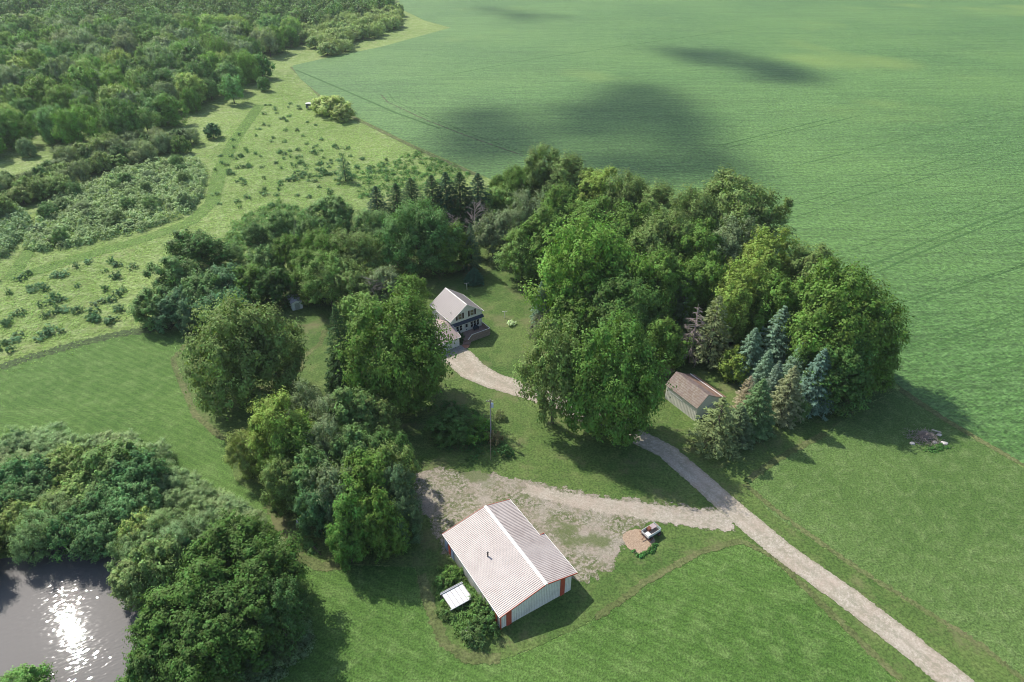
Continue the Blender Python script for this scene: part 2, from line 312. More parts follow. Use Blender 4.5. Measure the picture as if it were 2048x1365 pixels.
# ------------------------------------------------------------------ foliage
def leaf_mat():
    m = NT('foliage'); oi = m.n('ObjectInfo'); t = m.attr('tint')
    base = oi.outputs['Color']; hs = m.n('HueSaturation'); m.l(base, hs.inputs['Color'])
    m.l(m.rng(t, 0, 1, .475, .52, False), hs.inputs['Hue']); m.l(m.rng(t, 0, 1, .62, 1.42, False), hs.inputs['Value'])
    pn = m.noise(.35, 3, .6, m.pos(True)); k = m.rng(pn, .3, .7, .82, 1.18); g = m.n('CombineXYZ'); [m.l(k, g.inputs[i]) for i in range(3)]
    c = m.mix(1.0, m.mix(1.0, hs.outputs[0], g.outputs[0], 'MULTIPLY'), (1.66, 1.84, 1.6), 'MULTIPLY')
    m.col(c); m.b.inputs['Roughness'].default_value = .6; m.b.inputs['Specular IOR Level'].default_value = .12
    tr = m.n('BsdfTranslucent'); m.l(m.mix(1.0, c, (1.25, 1.35, .55), 'MULTIPLY'), tr.inputs[0])
    mx = m.n('MixShader'); mx.inputs[0].default_value = .24; m.l(m.b.outputs[0], mx.inputs[1]); m.l(tr.outputs[0], mx.inputs[2]); m.l(mx.outputs[0], m.out.inputs[0])
    return m.m
M_leaf = leaf_mat()
def bark_mat(name, c):
    m = NT(name); f = m.noise(3, 5, .7, m.mapv(m.pos(True), 0, (3, 3, .6))); m.col(m.mix(m.rng(f, .3, .7), tuple(x * .6 for x in c), tuple(x * 1.3 for x in c))); m.rough(.9); m.bump(f, .6, .08); return m.m
M_bark = bark_mat('bark', (.11,.09,.07)); M_pale = bark_mat('bleached_wood', (.34,.30,.27)); M_twig = bark_mat('dead_twigs', (.34,.28,.25))
def unit(v): return v / (np.linalg.norm(v, axis=-1, keepdims=True) + 1e-9)
def quads(C, N, S, asp, rng, D=None):
    """leaf sprays: C centres, N normals, S half sizes, D long-axis hint"""
    n_ = len(C); T = unit(rng.normal(size=(n_, 3))) if D is None else unit(D + .35 * rng.normal(size=(n_, 3)))
    T = unit(T - N * (T * N).sum(1, keepdims=True)); B = np.cross(N, T); S = S[:, None]
    V = np.stack([C + T * S, C + B * S * asp + N * S * .12, C - T * S, C - B * S * asp + N * S * .12], 1).reshape(-1, 3)
    return V, np.arange(4 * n_).reshape(-1, 4)
def crown_leaves(seed, R, z0, z1, lobes=46, clus=15, per=42, ls=.24, shape='round', wind=(.35, -.15), lobe_r=.27, up=.5, asp=.55, tips=0.0, fluff=1.0):
    rng = np.random.default_rng(seed); H = z1 - z0; zc = z0 + H * (.46 if shape != 'cone' else .4)
    # lobe centres on a wobbly ellipsoid shell
    i = np.arange(lobes) + .5; ph = np.arccos(1 - 1.85 * i / lobes); th = pi * (1 + 5 ** .5) * i + rng.normal(size=lobes) * .35
    d = np.stack([np.cos(th) * np.sin(ph), np.sin(th) * np.sin(ph), np.cos(ph)], 1)
    rr = rng.uniform(.58, .93, lobes) * (1 + .16 * np.sin(3 * th + seed) * np.sin(ph))
    hz = np.where(d[:, 2] > 0, z1 - zc, zc - z0); rr = rr * np.where(d[:, 2] < 0, np.clip(np.sin(ph), .2, 1) ** -.5, 1)
    rz_ = np.where(d[:, 2] < 0, .96, rr)
    L = np.stack([d[:, 0] * R * rr, d[:, 1] * R * rr, zc + d[:, 2] * hz * rz_], 1)
    lr = R * lobe_r * rng.uniform(.55, 1.45, lobes)
    # inner fill
    ni = lobes // 4; di = unit(rng.normal(size=(ni, 3))); L = np.vstack([L, di * np.array([R, R, H / 2]) * .4 * rng.uniform(.2, 1, (ni, 1)) + [0, 0, zc]]); lr = np.append(lr, R * .3 * np.ones(ni)); d = np.vstack([d, di])
    nl = len(L); out = unit(d * np.array([1, 1, .8]) + [wind[0] * .3, wind[1] * .3, up * .6])
    # clusters on the lobes' outer surface
    cd = unit(rng.normal(size=(nl, clus, 3)) + out[:, None, :] * .75)
    Cc = L[:, None, :] + cd * (lr[:, None, None] * rng.uniform(.55, 1.08, (nl, clus, 1)))
    cax = unit(cd + np.array([wind[0], wind[1], up]))                       # sprays lean outwards, up and downwind
    cs = lr[:, None] * .29 * rng.uniform(.65, 1.3, (nl, clus)) * fluff
    Cc = Cc.reshape(-1, 3); cax = cax.reshape(-1, 3); cs = cs.ravel(); cdv = cd.reshape(-1, 3); nc = len(Cc)
    g = rng.normal(size=(nc, per, 3)) * .52; al = (g * cax[:, None, :]).sum(-1, keepdims=True)
    g = g + al * cax[:, None, :] * 1.0
    P = Cc[:, None, :] + g * cs[:, None, None]
    Nn = unit(g * .45 + cdv[:, None, :] * .45 + cax[:, None, :] * .35 + rng.normal(size=g.shape) * .30 + [0, 0, .40])
    tint = np.clip(rng.normal(.47, .25, (nc, 1)) + rng.normal(0, .16, (nc, per)) + tips * np.clip(al[..., 0], -.2, 1), 0, 1)
    P = P.reshape(-1, 3); Nn = Nn.reshape(-1, 3); S = ls * rng.uniform(.6, 1.35, len(P))
    keep = P[:, 2] > min(z0, .4); P, Nn, S, tint = P[keep], Nn[keep], S[keep], tint.ravel()[keep]
    V, Q = quads(P, Nn, S, asp, rng); return V, Q, np.repeat(tint, 4), L
def trunk_mb(h, r, L=None, seed=0, nlimb=9, lean=.3):
    rng = random.Random(seed); m = MB(); top = (rng.uniform(-lean, lean), rng.uniform(-lean, lean), h)
    m.tube([(0, 0, -.6), (0, 0, .3), (top[0] * .4, top[1] * .4, h * .45), top], [r * 1.5, r * 1.05, r * .8, r * .25], 9)
    if L is not None:
        idx = list(range(len(L))); rng.shuffle(idx)
        for k in idx[:nlimb]:
            z = h * rng.uniform(.35, .8); e = L[k]; s_ = z / h
            a = np.array([top[0] * s_ * .6, top[1] * s_ * .6, z]); mid = a * .5 + e * .5 + np.array([0, 0, -.05 * h])
            m.tube([a, mid, e], [r * .42, r * .24, r * .07], 6)
    return m
def conifer_leaves(seed, h, r, whorls=26, arms=8, per=34, ls=.22, droop=.22, gap=0.0, z0=.8, dens=1.0):
    rng = np.random.default_rng(seed); V = []; Q = []; T = []; n0 = 0; br = []
    for k in range(whorls):
        t = (k + .5) / whorls; z = z0 + (h - z0) * t ** .93; Lr = r * (1 - t) ** .78 * (1 if t > .08 else .82); Lr = max(Lr, .18)
        na = max(4, int(arms * (1 - .45 * t))); ph0 = rng.uniform(0, 6.28)
        for a in range(na):
            if rng.random() < gap: continue
            th = ph0 + 2 * pi * a / na + rng.normal() * .12; Lb = Lr * rng.uniform(.78, 1.16); dv = np.array([cos(th), sin(th), 0.0])
            rise = .30 * t - droop * (1 - t)
            tip = dv * Lb + [0, 0, z + Lb * rise]; br.append((z, dv, Lb, tip))
            n_ = int(per * dens * (.3 + Lb / r)); s_ = np.sqrt(rng.uniform(.03, 1, n_)); lat = rng.normal(size=n_) * .30 * Lb * (1.05 - s_) + rng.normal(size=n_) * .10
            side = np.array([-dv[1], dv[0], 0]); zc = z + Lb * rise * s_ ** 1.6 + rng.normal(size=n_) * .07 - np.abs(lat) * .18
            P = dv[None] * (Lb * s_)[:, None] + side[None] * lat[:, None]; P[:, 2] = zc
            Nn = unit(np.array([0, 0, 1.0]) + dv * .55 + rng.normal(size=(n_, 3)) * .38)
            D = dv[None] + side[None] * np.sign(lat)[:, None] * .8 + np.array([0, 0, -.25])
            v, q = quads(P, Nn, ls * rng.uniform(.7, 1.4, n_) * (.75 + .35 * (1 - t)), .34, rng, D)
            V.append(v); Q.append(q + n0); n0 += len(v); T.append(np.repeat(np.clip(.30 + .4 * s_ + rng.normal(size=n_) * .16, 0, 1), 4))
    return np.vstack(V), np.vstack(Q), np.concatenate(T), br
def bare_mb(seed, h, r, n1=26, n2=7, conif=False):
    rng = random.Random(seed); m = MB(); m.tube([(0, 0, -.5), (0, 0, h * .5), (.2, .1, h)], [.22 * h / 12, .14 * h / 12, .02], 7)
    for k in range(n1):
        t = .14 + .82 * k / n1; z = h * t; th = rng.uniform(0, 6.28); L = r * ((1 - t) ** .7 if conif else (.55 + .5 * sin(pi * min(1, t * .95)))) * rng.uniform(.7, 1.1)
        up = -.08 if conif else .75; a = np.array([0, 0, z]); d = np.array([cos(th), sin(th), up]); d /= np.linalg.norm(d); e = a + d * L
        m.tube([a, a + d * L * .5 + [0, 0, .05 * L], e], [.07 * h / 12, .045, .015], 5)
        for j in range(n2):
            s_ = rng.uniform(.3, .95); p = a + d * L * s_; dd = d + np.array([rng.gauss(0, .6), rng.gauss(0, .6), rng.gauss(.1 if not conif else -.2, .4)]); dd /= np.linalg.norm(dd)
            l2 = L * rng.uniform(.18, .42); m.tube([p, p + dd * l2], [.028, .01], 4, False)
            for q in range(2):
                p2 = p + dd * l2 * rng.uniform(.4, .9); d3 = dd + np.array([rng.gauss(0, .7), rng.gauss(0, .7), rng.gauss(0, .5)]); m.tube([p2, p2 + d3 * l2 * .35], [.016, .008], 3, False)
    return m
PROTO = {}
def crown_mesh(name, V, Q, T): return np_mesh(name, V, Q, [M_leaf], attrs={'tint': T})
def mb_mesh(mb, name, mat):
    me = bpy.data.meshes.new(name); me.from_pydata(mb.v, [], mb.f); me.update(); me.materials.append(mat); me.polygons.foreach_set('use_smooth', [True] * len(me.polygons)); return me
def joined(name, V, Q, T, mb, bark):
    """crown and trunk in one mesh for far trees"""
    V2 = np.array(mb.v); q = [f if len(f) == 4 else None for f in mb.f]; Q2 = np.array([f for f in q if f], int) + len(V)
    return np_mesh(name, np.vstack([V, V2]), np.vstack([Q, Q2]), [M_leaf, bark], fm=np.r_[np.zeros(len(Q)), np.ones(len(Q2))], attrs={'tint': np.r_[T, np.full(len(V2), .5)]})
def mk(kind, h, r, variants):
    PROTO[kind] = (h, r, variants)
def leafy(kind, h, r, z0, seeds, bark=M_bark, tr=.36, **k):
    vs = []
    for s_ in seeds:
        V, Q, T, L = crown_leaves(s_, r, z0, h, **k); tm = trunk_mb(h * .8, tr, L, s_)
        vs.append((crown_mesh(kind + '_crown', V, Q, T), mb_mesh(tm, kind + '_trunk', bark), joined(kind + '_whole', V, Q, T, trunk_mb(h * .75, tr), bark)))
    mk(kind, h, r, vs)
leafy('maple', 20, 10.5, 1.0, (1, 2, 3), lobes=78, clus=26, per=22, ls=.28, up=.75, wind=(.4, -.1), lobe_r=.21)
leafy('broad', 18, 10.0, .9, (4, 5), lobes=76, clus=25, per=22, ls=.26, up=.35, wind=(.1, -.05), lobe_r=.20)
leafy('ash', 17, 6.5, 3.2, (6, 7), lobes=40, clus=22, per=22, ls=.23, up=.45, wind=(.2, -.1), lobe_r=.26)
leafy('elder', 10, 5.0, .7, (8, 9, 10, 11), tr=.2, lobes=36, clus=20, per=20, ls=.23, up=.5, wind=(.15, -.1), lobe_r=.27)
leafy('willow', 8, 4.6, .4, (12, 13, 14), tr=.14, lobes=40, clus=20, per=24, ls=.16, up=.7, wind=(.3, -.1), lobe_r=.24, asp=.38, fluff=1.15)
leafy('bush', 3, 2.1, .05, (15, 16, 17, 18), tr=.06, lobes=18, clus=9, per=16, ls=.15, up=.6, lobe_r=.32, asp=.5)
leafy('tuft', 1.2, .9, .0, (19, 20, 21), tr=.03, lobes=8, clus=5, per=9, ls=.15, up=.9, lobe_r=.42, asp=.45)
leafy('maple_n', 20, 6.6, 1.0, (51, 52, 53), lobes=60, clus=24, per=22, ls=.25, up=.6, wind=(.35, -.1), lobe_r=.27)
leafy('broad_n', 18, 6.0, .9, (54, 55), lobes=58, clus=24, per=22, ls=.24, up=.35, wind=(.1, -.05), lobe_r=.28)
leafy('willow_n', 11, 4.2, .5, (56, 57), tr=.16, lobes=40, clus=20, per=24, ls=.16, up=.6, wind=(.3, -.1), lobe_r=.26, asp=.4)
leafy('elder_n', 12, 4.4, .6, (58, 59), tr=.2, lobes=38, clus=20, per=20, ls=.21, up=.5, wind=(.15, -.1), lobe_r=.29)
def conif(kind, h, r, seeds, bark=M_bark, **k):
    vs = []
    for s_ in seeds:
        V, Q, T, br = conifer_leaves(s_, h, r, **k); tm = MB().tube([(0, 0, -.5), (0, 0, h * .5), (0, 0, h * .99)], [.26, .16, .02], 8)
        for i in range(0, len(br), 4):
            z, dv, Lb, tip = br[i]; tm.tube([(0, 0, z), tuple(dv * Lb * .85 + np.array([0, 0, z + (tip[2] - z) * .7]))], [.05, .015], 4, False)
        vs.append((crown_mesh(kind + '_crown', V, Q, T), mb_mesh(tm, kind + '_trunk', bark), joined(kind + '_whole', V, Q, T, tm, bark)))
    mk(kind, h, r, vs)
conif('spruce', 16, 4.2, (31, 32), whorls=30, arms=9, per=42, ls=.25, droop=.28)
conif('bluespruce', 13, 3.6, (33, 34, 35), whorls=26, arms=10, per=52, ls=.22, droop=.12, z0=.5)
conif('thin', 13, 3.6, (36, 37), whorls=24, arms=8, per=30, ls=.22, droop=.15, gap=.12, z0=1.2)
for kd, sd, cf in (('bare', 41, False), ('deadspruce', 42, True)):
    m1 = mb_mesh(bare_mb(sd, 12, 4.0 if not cf else 3.4, 30 if not cf else 60, 8, cf), kd, M_pale if not cf else M_twig)
    mk(kd, 12, 4.0 if not cf else 3.4, [(m1, None, m1)])
NAMES = dict(maple='maple_tree', broad='shade_tree', ash='ash_tree', elder='box_elder_tree', willow='willow_shrub', bush='shrub', tuft='weed_clump', spruce='spruce_tree', bluespruce='blue_spruce_tree', thin='fir_tree', bare='dead_tree', deadspruce='dead_spruce_tree')
CATS = dict(willow='shrub', bush='shrub', tuft='weed')
TR = random.Random(5)
def tree(kind, x, y, h, r, color, label, group=None, simple=False, z=0.0, name=None, cat=None, var=.0):
    key = kind
    if kind + '_n' in PROTO and r < 8.2 and h / r > {'maple': 2.45, 'broad': 2.35, 'willow': 2.15, 'elder': 2.35}[kind]: key = kind + '_n'
    h0, r0, vs = PROTO[key]; cr, tr, wh = vs[TR.randrange(len(vs))]; sc = (r / r0, r / r0, h / h0); rz = TR.uniform(0, 6.28)
    if kind in ('maple',): rz = TR.uniform(-.5, .5)
    k = 1 + TR.uniform(-var, var); col = (color[0] * k * (1 + TR.uniform(-var, var) * .6), color[1] * k, color[2] * k, 1)
    nm = name or NAMES[kind]; cat = cat or CATS.get(kind, 'tree')
    if simple or tr is None:
        o = bpy.data.objects.new(nm, wh); link(o); o.location = (x, y, z); o.scale = sc; o.rotation_euler = (0, 0, rz); o.color = col
        return tag(o, label, cat, group)
    e = empty(nm, (x, y, z), rz, label, cat, group); e.scale = sc
    c = link(bpy.data.objects.new('crown', cr), e); c.color = col; t = link(bpy.data.objects.new('trunk', tr), e)
    return e
# ------------------------------------------------------------------ tints
BR = (.095,.165,.028); MI = (.078,.128,.026); DK = (.052,.096,.026); OL = (.105,.14,.045); SG = (.18,.225,.115); YL = (.28,.30,.12)
BL = (.12,.165,.125); GB = (.15,.15,.09); VD = (.034,.062,.022); GR = (.115,.14,.075); YG = (.14,.18,.04); LG = (.12,.175,.052); BG = (.088,.14,.05)
# ------------------------------------------------------------------ buildings
def panel_mat(name, base, dirt, sc, rough=.45, amt=.6, axis='X', dist=.0, spec=.4):
    """ribbed sheet metal: dirt gathers in the troughs, weather streaks and faded sheets"""
    m = NT(name); v = m.pos(True); wv = m.n('TexWave'); wv.inputs['Scale'].default_value = sc; wv.bands_direction = axis; wv.inputs['Distortion'].default_value = dist; m.l(v, wv.inputs['Vector'])
    st = m.noise(.6, 5, .65, m.mapv(v, 0, (1.0, .8, 1))); b = m.noise(5, 4, .7, v)
    f = m.math('MULTIPLY', m.rng(wv.outputs['Fac'], .35, .95), m.rng(st, .3, .7, amt * .5, min(1, amt * 1.3)))
    c = m.mix(f, base, dirt); k = m.rng(b, .3, .7, .90, 1.06); g = m.n('CombineXYZ'); [m.l(k, g.inputs[i]) for i in range(3)]
    c = m.mix(1.0, c, g.outputs[0], 'MULTIPLY'); c = m.mix(m.rng(m.noise(.35, 4, .6, v), .5, .75, 0, .35), c, dirt)
    m.col(c); m.b.inputs['Roughness'].default_value = rough; m.b.inputs['Specular IOR Level'].default_value = spec; return m.m
M_white = plain('white_trim', (.72,.70,.66), .5, .05); M_red = plain('red_trim', (.42,.085,.05), .5, .15, 4)
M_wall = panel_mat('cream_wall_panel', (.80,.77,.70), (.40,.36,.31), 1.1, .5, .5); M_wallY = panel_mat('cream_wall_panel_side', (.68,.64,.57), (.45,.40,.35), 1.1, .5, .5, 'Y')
M_roof = panel_mat('weathered_roof_metal', (.50,.44,.405), (.24,.19,.17), 1.05, .5, .7, 'Y'); M_house_roof = panel_mat('taupe_house_roof', (.29,.255,.24), (.22,.19,.18), 1.6, .45, .45, 'Y')
M_gar_roof = panel_mat('pink_taupe_roof', (.36,.285,.26), (.29,.22,.205), 1.6, .5, .4, 'X')
M_dark = plain('dark_glass', (.015,.017,.02), .12, .2, 1, 0, .5); M_brownw = plain('brown_shutter', (.06,.035,.028), .6); M_siding = panel_mat('cream_siding', (.82,.79,.72), (.68,.65,.59), 1.5, .55, .4, 'Z')
M_curt = plain('curtained_glass', (.22,.18,.11), .25); M_blue = plain('slate_blue_shingles', (.045,.06,.09), .8, .2, 6); M_deck = plain('weathered_deck_board', (.29,.20,.17), .8, .2, 5)
M_lat = plain('deck_skirt_wood', (.34,.26,.21), .8, .2, 3); M_conc = plain('concrete', (.30,.28,.26), .9, .15, 3); M_brick = plain('brick_path', (.33,.16,.11), .9, .3, 8)
M_rust = plain('rusty_steel', (.16,.065,.04), .8, .35, 5); M_black = plain('black_steel', (.03,.03,.03), .5); M_grey = plain('galvanized_steel', (.42,.43,.44), .4, .1, 5, .3); M_wood = plain('grey_weathered_wood', (.23,.19,.16), .85, .25, 3)
M_bluep = plain('blue_door_paint', (.28,.36,.50), .5); M_tyre = plain('tyre_rubber', (.025,.024,.023), .85)
def corrug(x0, z0, x1, z1, y0, y1, pitch, amp, t=.05):
    """ribbed sheet between eave (x0,z0) and ridge (x1,z1), ribs running up the slope"""
    n_ = int((y1 - y0) / pitch); ys = []; hs = []
    for i in range(n_):
        b = y0 + (y1 - y0) * i / n_; p = (y1 - y0) / n_; ys += [b, b + p * .55, b + p * .68, b + p * .87]; hs += [0, 0, amp, amp]
    ys.append(y1); hs.append(0); nx, nz = (z1 - z0), -(x1 - x0); l = math.hypot(nx, nz); nx, nz = -nx / l, -nz / l
    if nz < 0: nx, nz = -nx, -nz
    m = MB(); V = []; 
    for y, h_ in zip(ys, hs): V += [(x0 + nx * h_, y, z0 + nz * h_), (x1 + nx * h_, y, z1 + nz * h_)]
    F_ = [(2*i, 2*i+1, 2*i+3, 2*i+2) for i in range(len(ys) - 1)]
    m.add(V, F_); n2 = len(ys)
    m.add([(x0, y0, z0 - t), (x1, y0, z1 - t), (x1, y1, z1 - t), (x0, y1, z0 - t)], [(0, 1, 2, 3)])
    return m
def window(parent, x0, x1, z0, z1, y, mat=None, t=.08, mull=True, name='window'):
    """window in a wall facing local -y: frame with pane as sub-part"""
    f = MB(); b = .07
    f.box(x0 - b, x1 + b, y - t, y, z1, z1 + b).box(x0 - b, x1 + b, y - t, y, z0 - b, z0).box(x0 - b, x0, y - t, y, z0, z1).box(x1, x1 + b, y - t, y, z0, z1)
    if mull: f.box(x0, x1, y - t * .7, y, (z0 + z1) / 2 - .025, (z0 + z1) / 2 + .025)
    fo = f.build(name, M_white, parent); MB().box(x0, x1, y - .03, y + .01, z0, z1).build('pane', mat or M_dark, fo); return fo
def barn():
    e = empty('barn', (-1.61, 58.49, 0), R_(31.95), 'low white metal barn with ribbed roof, white ridge cap and red trim', 'barn')
    w_, L, eh, rx, rh, rex, reh = 12.3, 17.56, 3.0, 7.74, 4.83, 13.34, 3.5; nl = 8.72
    # walls (outline in plan, gable profile front)
    zr = lambda x: eh + (rh - eh) * x / rx if x < rx else rh + (reh - rh) * (x - rx) / (rex - rx)
    m = MB(); th = .12
    m.prism([(.15, -.1), (w_, -.1), (w_, zr(w_) - .1), (rx, rh - .1), (.15, eh - .08)], .12, .12 + th)
    m.build('wall', M_wall, e); m = MB()
    m.prism([(.15, -.1), (11.4, -.1), (11.4, zr(11.4) - .1), (rx, rh - .1), (.15, eh - .08)], L - .12 - th, L - .12)
    m.build('wall', M_wall, e)
    m3 = MB(); m3.box(.05, .15, .12, L - .12, -.1, eh - .03)
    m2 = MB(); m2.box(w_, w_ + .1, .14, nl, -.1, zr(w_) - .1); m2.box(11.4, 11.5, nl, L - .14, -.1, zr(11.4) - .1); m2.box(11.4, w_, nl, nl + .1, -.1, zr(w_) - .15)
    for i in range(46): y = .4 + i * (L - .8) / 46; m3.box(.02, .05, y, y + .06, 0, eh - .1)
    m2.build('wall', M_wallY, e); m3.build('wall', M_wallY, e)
    ribs = MB()
    for i in range(40): x = .35 + i * .3; ribs.box(x, x + .05, .09, .12, 0, zr(x) - .14)
    ribs.build('wall_ribs', M_wall, e)
    r = corrug(-.12, eh - .03, rx, rh, 0, L, .29, .035); r.v += []; r.build('roof', M_roof, e)
    a = corrug(rex, reh, rx, rh, 0, nl, .29, .035); a.build('roof', M_roof, e)
    b = corrug(12.45, zr(12.45), rx, rh, nl, L, .29, .035); b.build('roof', M_roof, e)
    rc = MB(); rc.prism([(rx - .27, rh - .02), (rx, rh + .09), (rx + .27, rh - .02), (rx + .27, rh - .06), (rx, rh + .05), (rx - .27, rh - .06)], -.04, L + .04); rc.build('ridge_cap', M_white, e)
    for nm, y, xe in (('f', -.06, rex), ('b', L, 12.45)):
        f = MB(); 
        for (xa, za), (xb, zb) in (((-.14, eh - .1), (rx - .2, rh - .1)), ((rx + .2, rh - .11), (xe, zr(xe) - .05))): f.bar((xa, y + .03, za), (xb, y + .03, zb), .06, .20)
        f.build('fascia', M_red, e)
    MB().box(12.45, rex, nl - .02, nl + .05, zr(12.9) - .2, zr(12.9) + .12).build('fascia', M_red, e)
    MB().box(rex - .02, rex + .06, 0, nl, reh - .10, reh + .03).build('gutter', M_white, e); MB().box(12.43, 12.51, nl + .06, L, zr(12.45) - .10, zr(12.45) + .03).build('gutter', M_white, e)
    MB().box(-.2, -.12, 0, L, eh - .12, eh - .02).build('gutter', M_white, e)
    for x0, x1 in ((1.0, 1.85), (10.35, 11.15)):
        MB().box(x0, x1, .02, .09, 0, zr(x0) - .2).build('door_panel', M_red, e)
    MB().box(-.02, .14, -.0, .11, 0, eh - .1).build('corner_trim', M_red, e)
    for y0, y1, mt in ((.95, 1.75, M_red), (15.2, 15.9, M_red), (14.2, 14.9, M_bluep), (16.3, 17.0, M_bluep), (2.0, 2.5, M_bluep)):
        MB().box(-.05, .02, y0, y1, 0, eh - .3).build('door_panel', mt, e)
    zt = zr(3.44); MB().tube([(3.44, 9.4, zt - .2), (3.44, 9.4, zt + .85)], [.11, .11], 10).tube([(3.44, 9.4, zt + .8), (3.44, 9.4, zt + .95)], [.16, .14], 10).build('stovepipe', M_black, e)
    MB().tube([(rx + .9, 16.9, zr(rx + .9)), (rx + .9, 16.9, zr(rx + .9) + 1.3)], [.02, .015], 5).build('antenna', M_grey, e)
    return e
barn()
def house():
    e = empty('farmhouse', (-14.16, 133.48, 0), .61, 'two storey cream farmhouse with gabled metal roof, attached garage and wooden deck', 'house')
    W_, L, eh, rh = 9.16, 9.71, 4.96, 8.22; xm = W_ / 2; s_ = (rh - eh) / xm
    m = MB(); m.prism([(.35, -.1), (W_ - .35, -.1), (W_ - .35, eh + .1), (xm, rh - .16), (.35, eh + .1)], .35, L - .3); m.build('wall', M_siding, e)
    r = corrug(0, eh, xm, rh, 0, L, .45, .03, .12); r.build('roof', M_house_roof, e); r = corrug(W_, eh, xm, rh, 0, L, .45, .03, .12); r.build('roof', M_house_roof, e)
    MB().prism([(xm - .15, rh - .06), (xm, rh + .06), (xm + .15, rh - .06)], -.02, L + .02).build('ridge_cap', M_white, e)
    f = MB(); 
    for y in (0, L): f.bar((0, y, eh - .06), (xm, y, rh - .07), .06, .16).bar((W_, y, eh - .06), (xm, y, rh - .07), .06, .16)
    f.build('fascia', M_white, e); MB().box(W_ - .02, W_ + .08, 0, L, eh - .12, eh).box(-.08, .02, 0, L, eh - .12, eh).build('gutter', M_white, e)
    # shingled pent roof between the storeys
    MB().prism([(-.75, 3.35), (-.65, 3.45), (.02, 4.1), (.02, 3.9)], .3, W_ - .1)
    p = MB(); V = [(.3, -.18, 3.5), (W_ - .1, -.18, 3.5), (W_ - .1, .34, 4.05), (.3, .34, 4.05)]; p.add(V + [(x, y, z - .1) for x, y, z in V], [(0,1,2,3),(7,6,5,4),(0,4,5,1),(1,5,6,2),(2,6,7,3),(3,7,4,0)]); p.build('pent_roof', M_blue, e)
    for x0 in (2.3, 5.6):
        window(e, x0, x0 + .9, 4.7, 6.1, .35, M_curt)
        for xs in (x0 - .62, x0 + 1.1): MB().box(xs, xs + .42, .27, .35, 4.65, 6.15).build('shutter', M_brownw, e)
    for x0 in (1.65, 2.55): window(e, x0, x0 + .62, 1.6, 2.95, .35)
    for x0 in (5.55, 6.4, 7.25): window(e, x0, x0 + .6, 1.5, 3.0, .35)
    d = MB().box(3.9, 4.85, .25, .35, .95, 3.1).build('door', M_white, e); MB().box(4.1, 4.65, .20, .25, 2.0, 2.85).build('pane', M_dark, d); MB().box(4.2, 4.5, .20, .25, 1.25, 1.5).build('panel', M_blue, d)
    MB().box(4.95, 5.35, .28, .35, .95, 3.1).build('sidelight', M_white, e)
    dk = MB().prism([(1.9, .78), (8.7, .78), (8.7, .9), (1.9, .9)], -3.05, .34); 
    for i in range(22): dk.box(1.9, 8.7, -3.0 + i * .152, -2.88 + i * .152, .9, .925)
    dko = dk.build('deck', M_deck, e)
    MB().box(8.6, 8.75, -3.1, .3, -.1, .78).box(2.9, 8.75, -3.2, -3.06, -.1, .78).build('deck_skirt', M_lat, dko)
    rl = MB(); pts = [(8.72, .3), (8.72, -3.12), (3.7, -3.12), (2.4, -3.65)]
    for (xa, ya), (xb, yb) in zip(pts, pts[1:]):
        za = 1.9; zb = 1.9 if xb > 3 else 1.25
        rl.bar((xa, ya, za), (xb, yb, zb), .12, .06); n_ = int(math.hypot(xb - xa, yb - ya) / .16)
    rl.build('railing', M_white, dko)
    bl = MB()
    for (xa, ya), (xb, yb) in zip(pts, pts[1:]):
        n_ = int(math.hypot(xb - xa, yb - ya) / .15)
        for i in range(n_):
            t = i / n_; x = xa + (xb - xa) * t; y = ya + (yb - ya) * t; z = 1.87 if xb > 3 else 1.87 - .6 * t; bl.bar((x, y, .85 if xb > 3 else .85 - .6 * t), (x, y, z), .07)
    bl.build('balusters', M_lat, dko)
    stp = MB()
    for i in range(5):
        q = .30 * i; z = .85 - .17 * i; c = np.array([2.55 - q * .7, -2.95 - q * .7]); a = np.array([.7, -.7]) * .85
        stp.bar((c[0] - a[0], c[1] - a[1], z / 2), (c[0] + a[0], c[1] + a[1], z / 2), .32, max(z, .08))
    stp.build('steps', M_deck, dko)
    # garage
    gx0, gx1, gy0, gyr, gy1 = -6.4, .62, -3.4, 1.6, 6.6
    g = MB(); g.add([(gx0 + .3, gy0 + .3, -.1), (gx1 - .3, gy0 + .3, -.1), (gx1 - .3, gy1 - .3, -.1), (gx0 + .3, gy1 - .3, -.1), (gx0 + .3, gy0 + .3, 2.5), (gx1 - .3, gy0 + .3, 2.5), (gx1 - .3, gy1 - .3, 2.5), (gx0 + .3, gy1 - .3, 2.5), (gx0 + .3, gyr, 4.2), (gx1 - .3, gyr, 4.2)],
        [(0,1,5,4),(2,3,7,6),(1,2,6,9,5),(3,0,4,8,7),(4,5,9,8),(8,9,6,7),(0,3,2,1)]); g.build('garage_wall', M_siding, e)
    for ya, za, yb, zb in ((gy0, 2.6, gyr, 4.38), (gy1, 2.6, gyr, 4.38)):
        gr = MB(); V = [(gx0, ya, za), (gx1, ya, za), (gx1, yb, zb), (gx0, yb, zb)]
        if ya > 3: V = [(gx0, ya, za), (.3, ya, za), (.3, yb, zb), (gx0, yb, zb)]
        gr.add(V + [(x, y, z - .12) for x, y, z in V], [(0,1,2,3),(7,6,5,4),(0,4,5,1),(1,5,6,2),(2,6,7,3),(3,7,4,0)]); gr.build('garage_roof', M_gar_roof, e)
    MB().box(gx0, gx1 + .02, gy0 - .06, gy0 + .02, 2.46, 2.6).bar((gx1 + .03, gy0, 2.56), (gx1 + .03, gyr, 4.32), .06, .16).build('garage_fascia', M_white, e)
    gd = MB().box(-4.6, -1.5, gy0 + .22, gy0 + .3, 0, 2.2); [gd.box(-4.6, -1.5, gy0 + .2, gy0 + .22, .1 + .55 * i, .5 + .55 * i) for i in range(4)]; gd.build('garage_door', M_white, e)
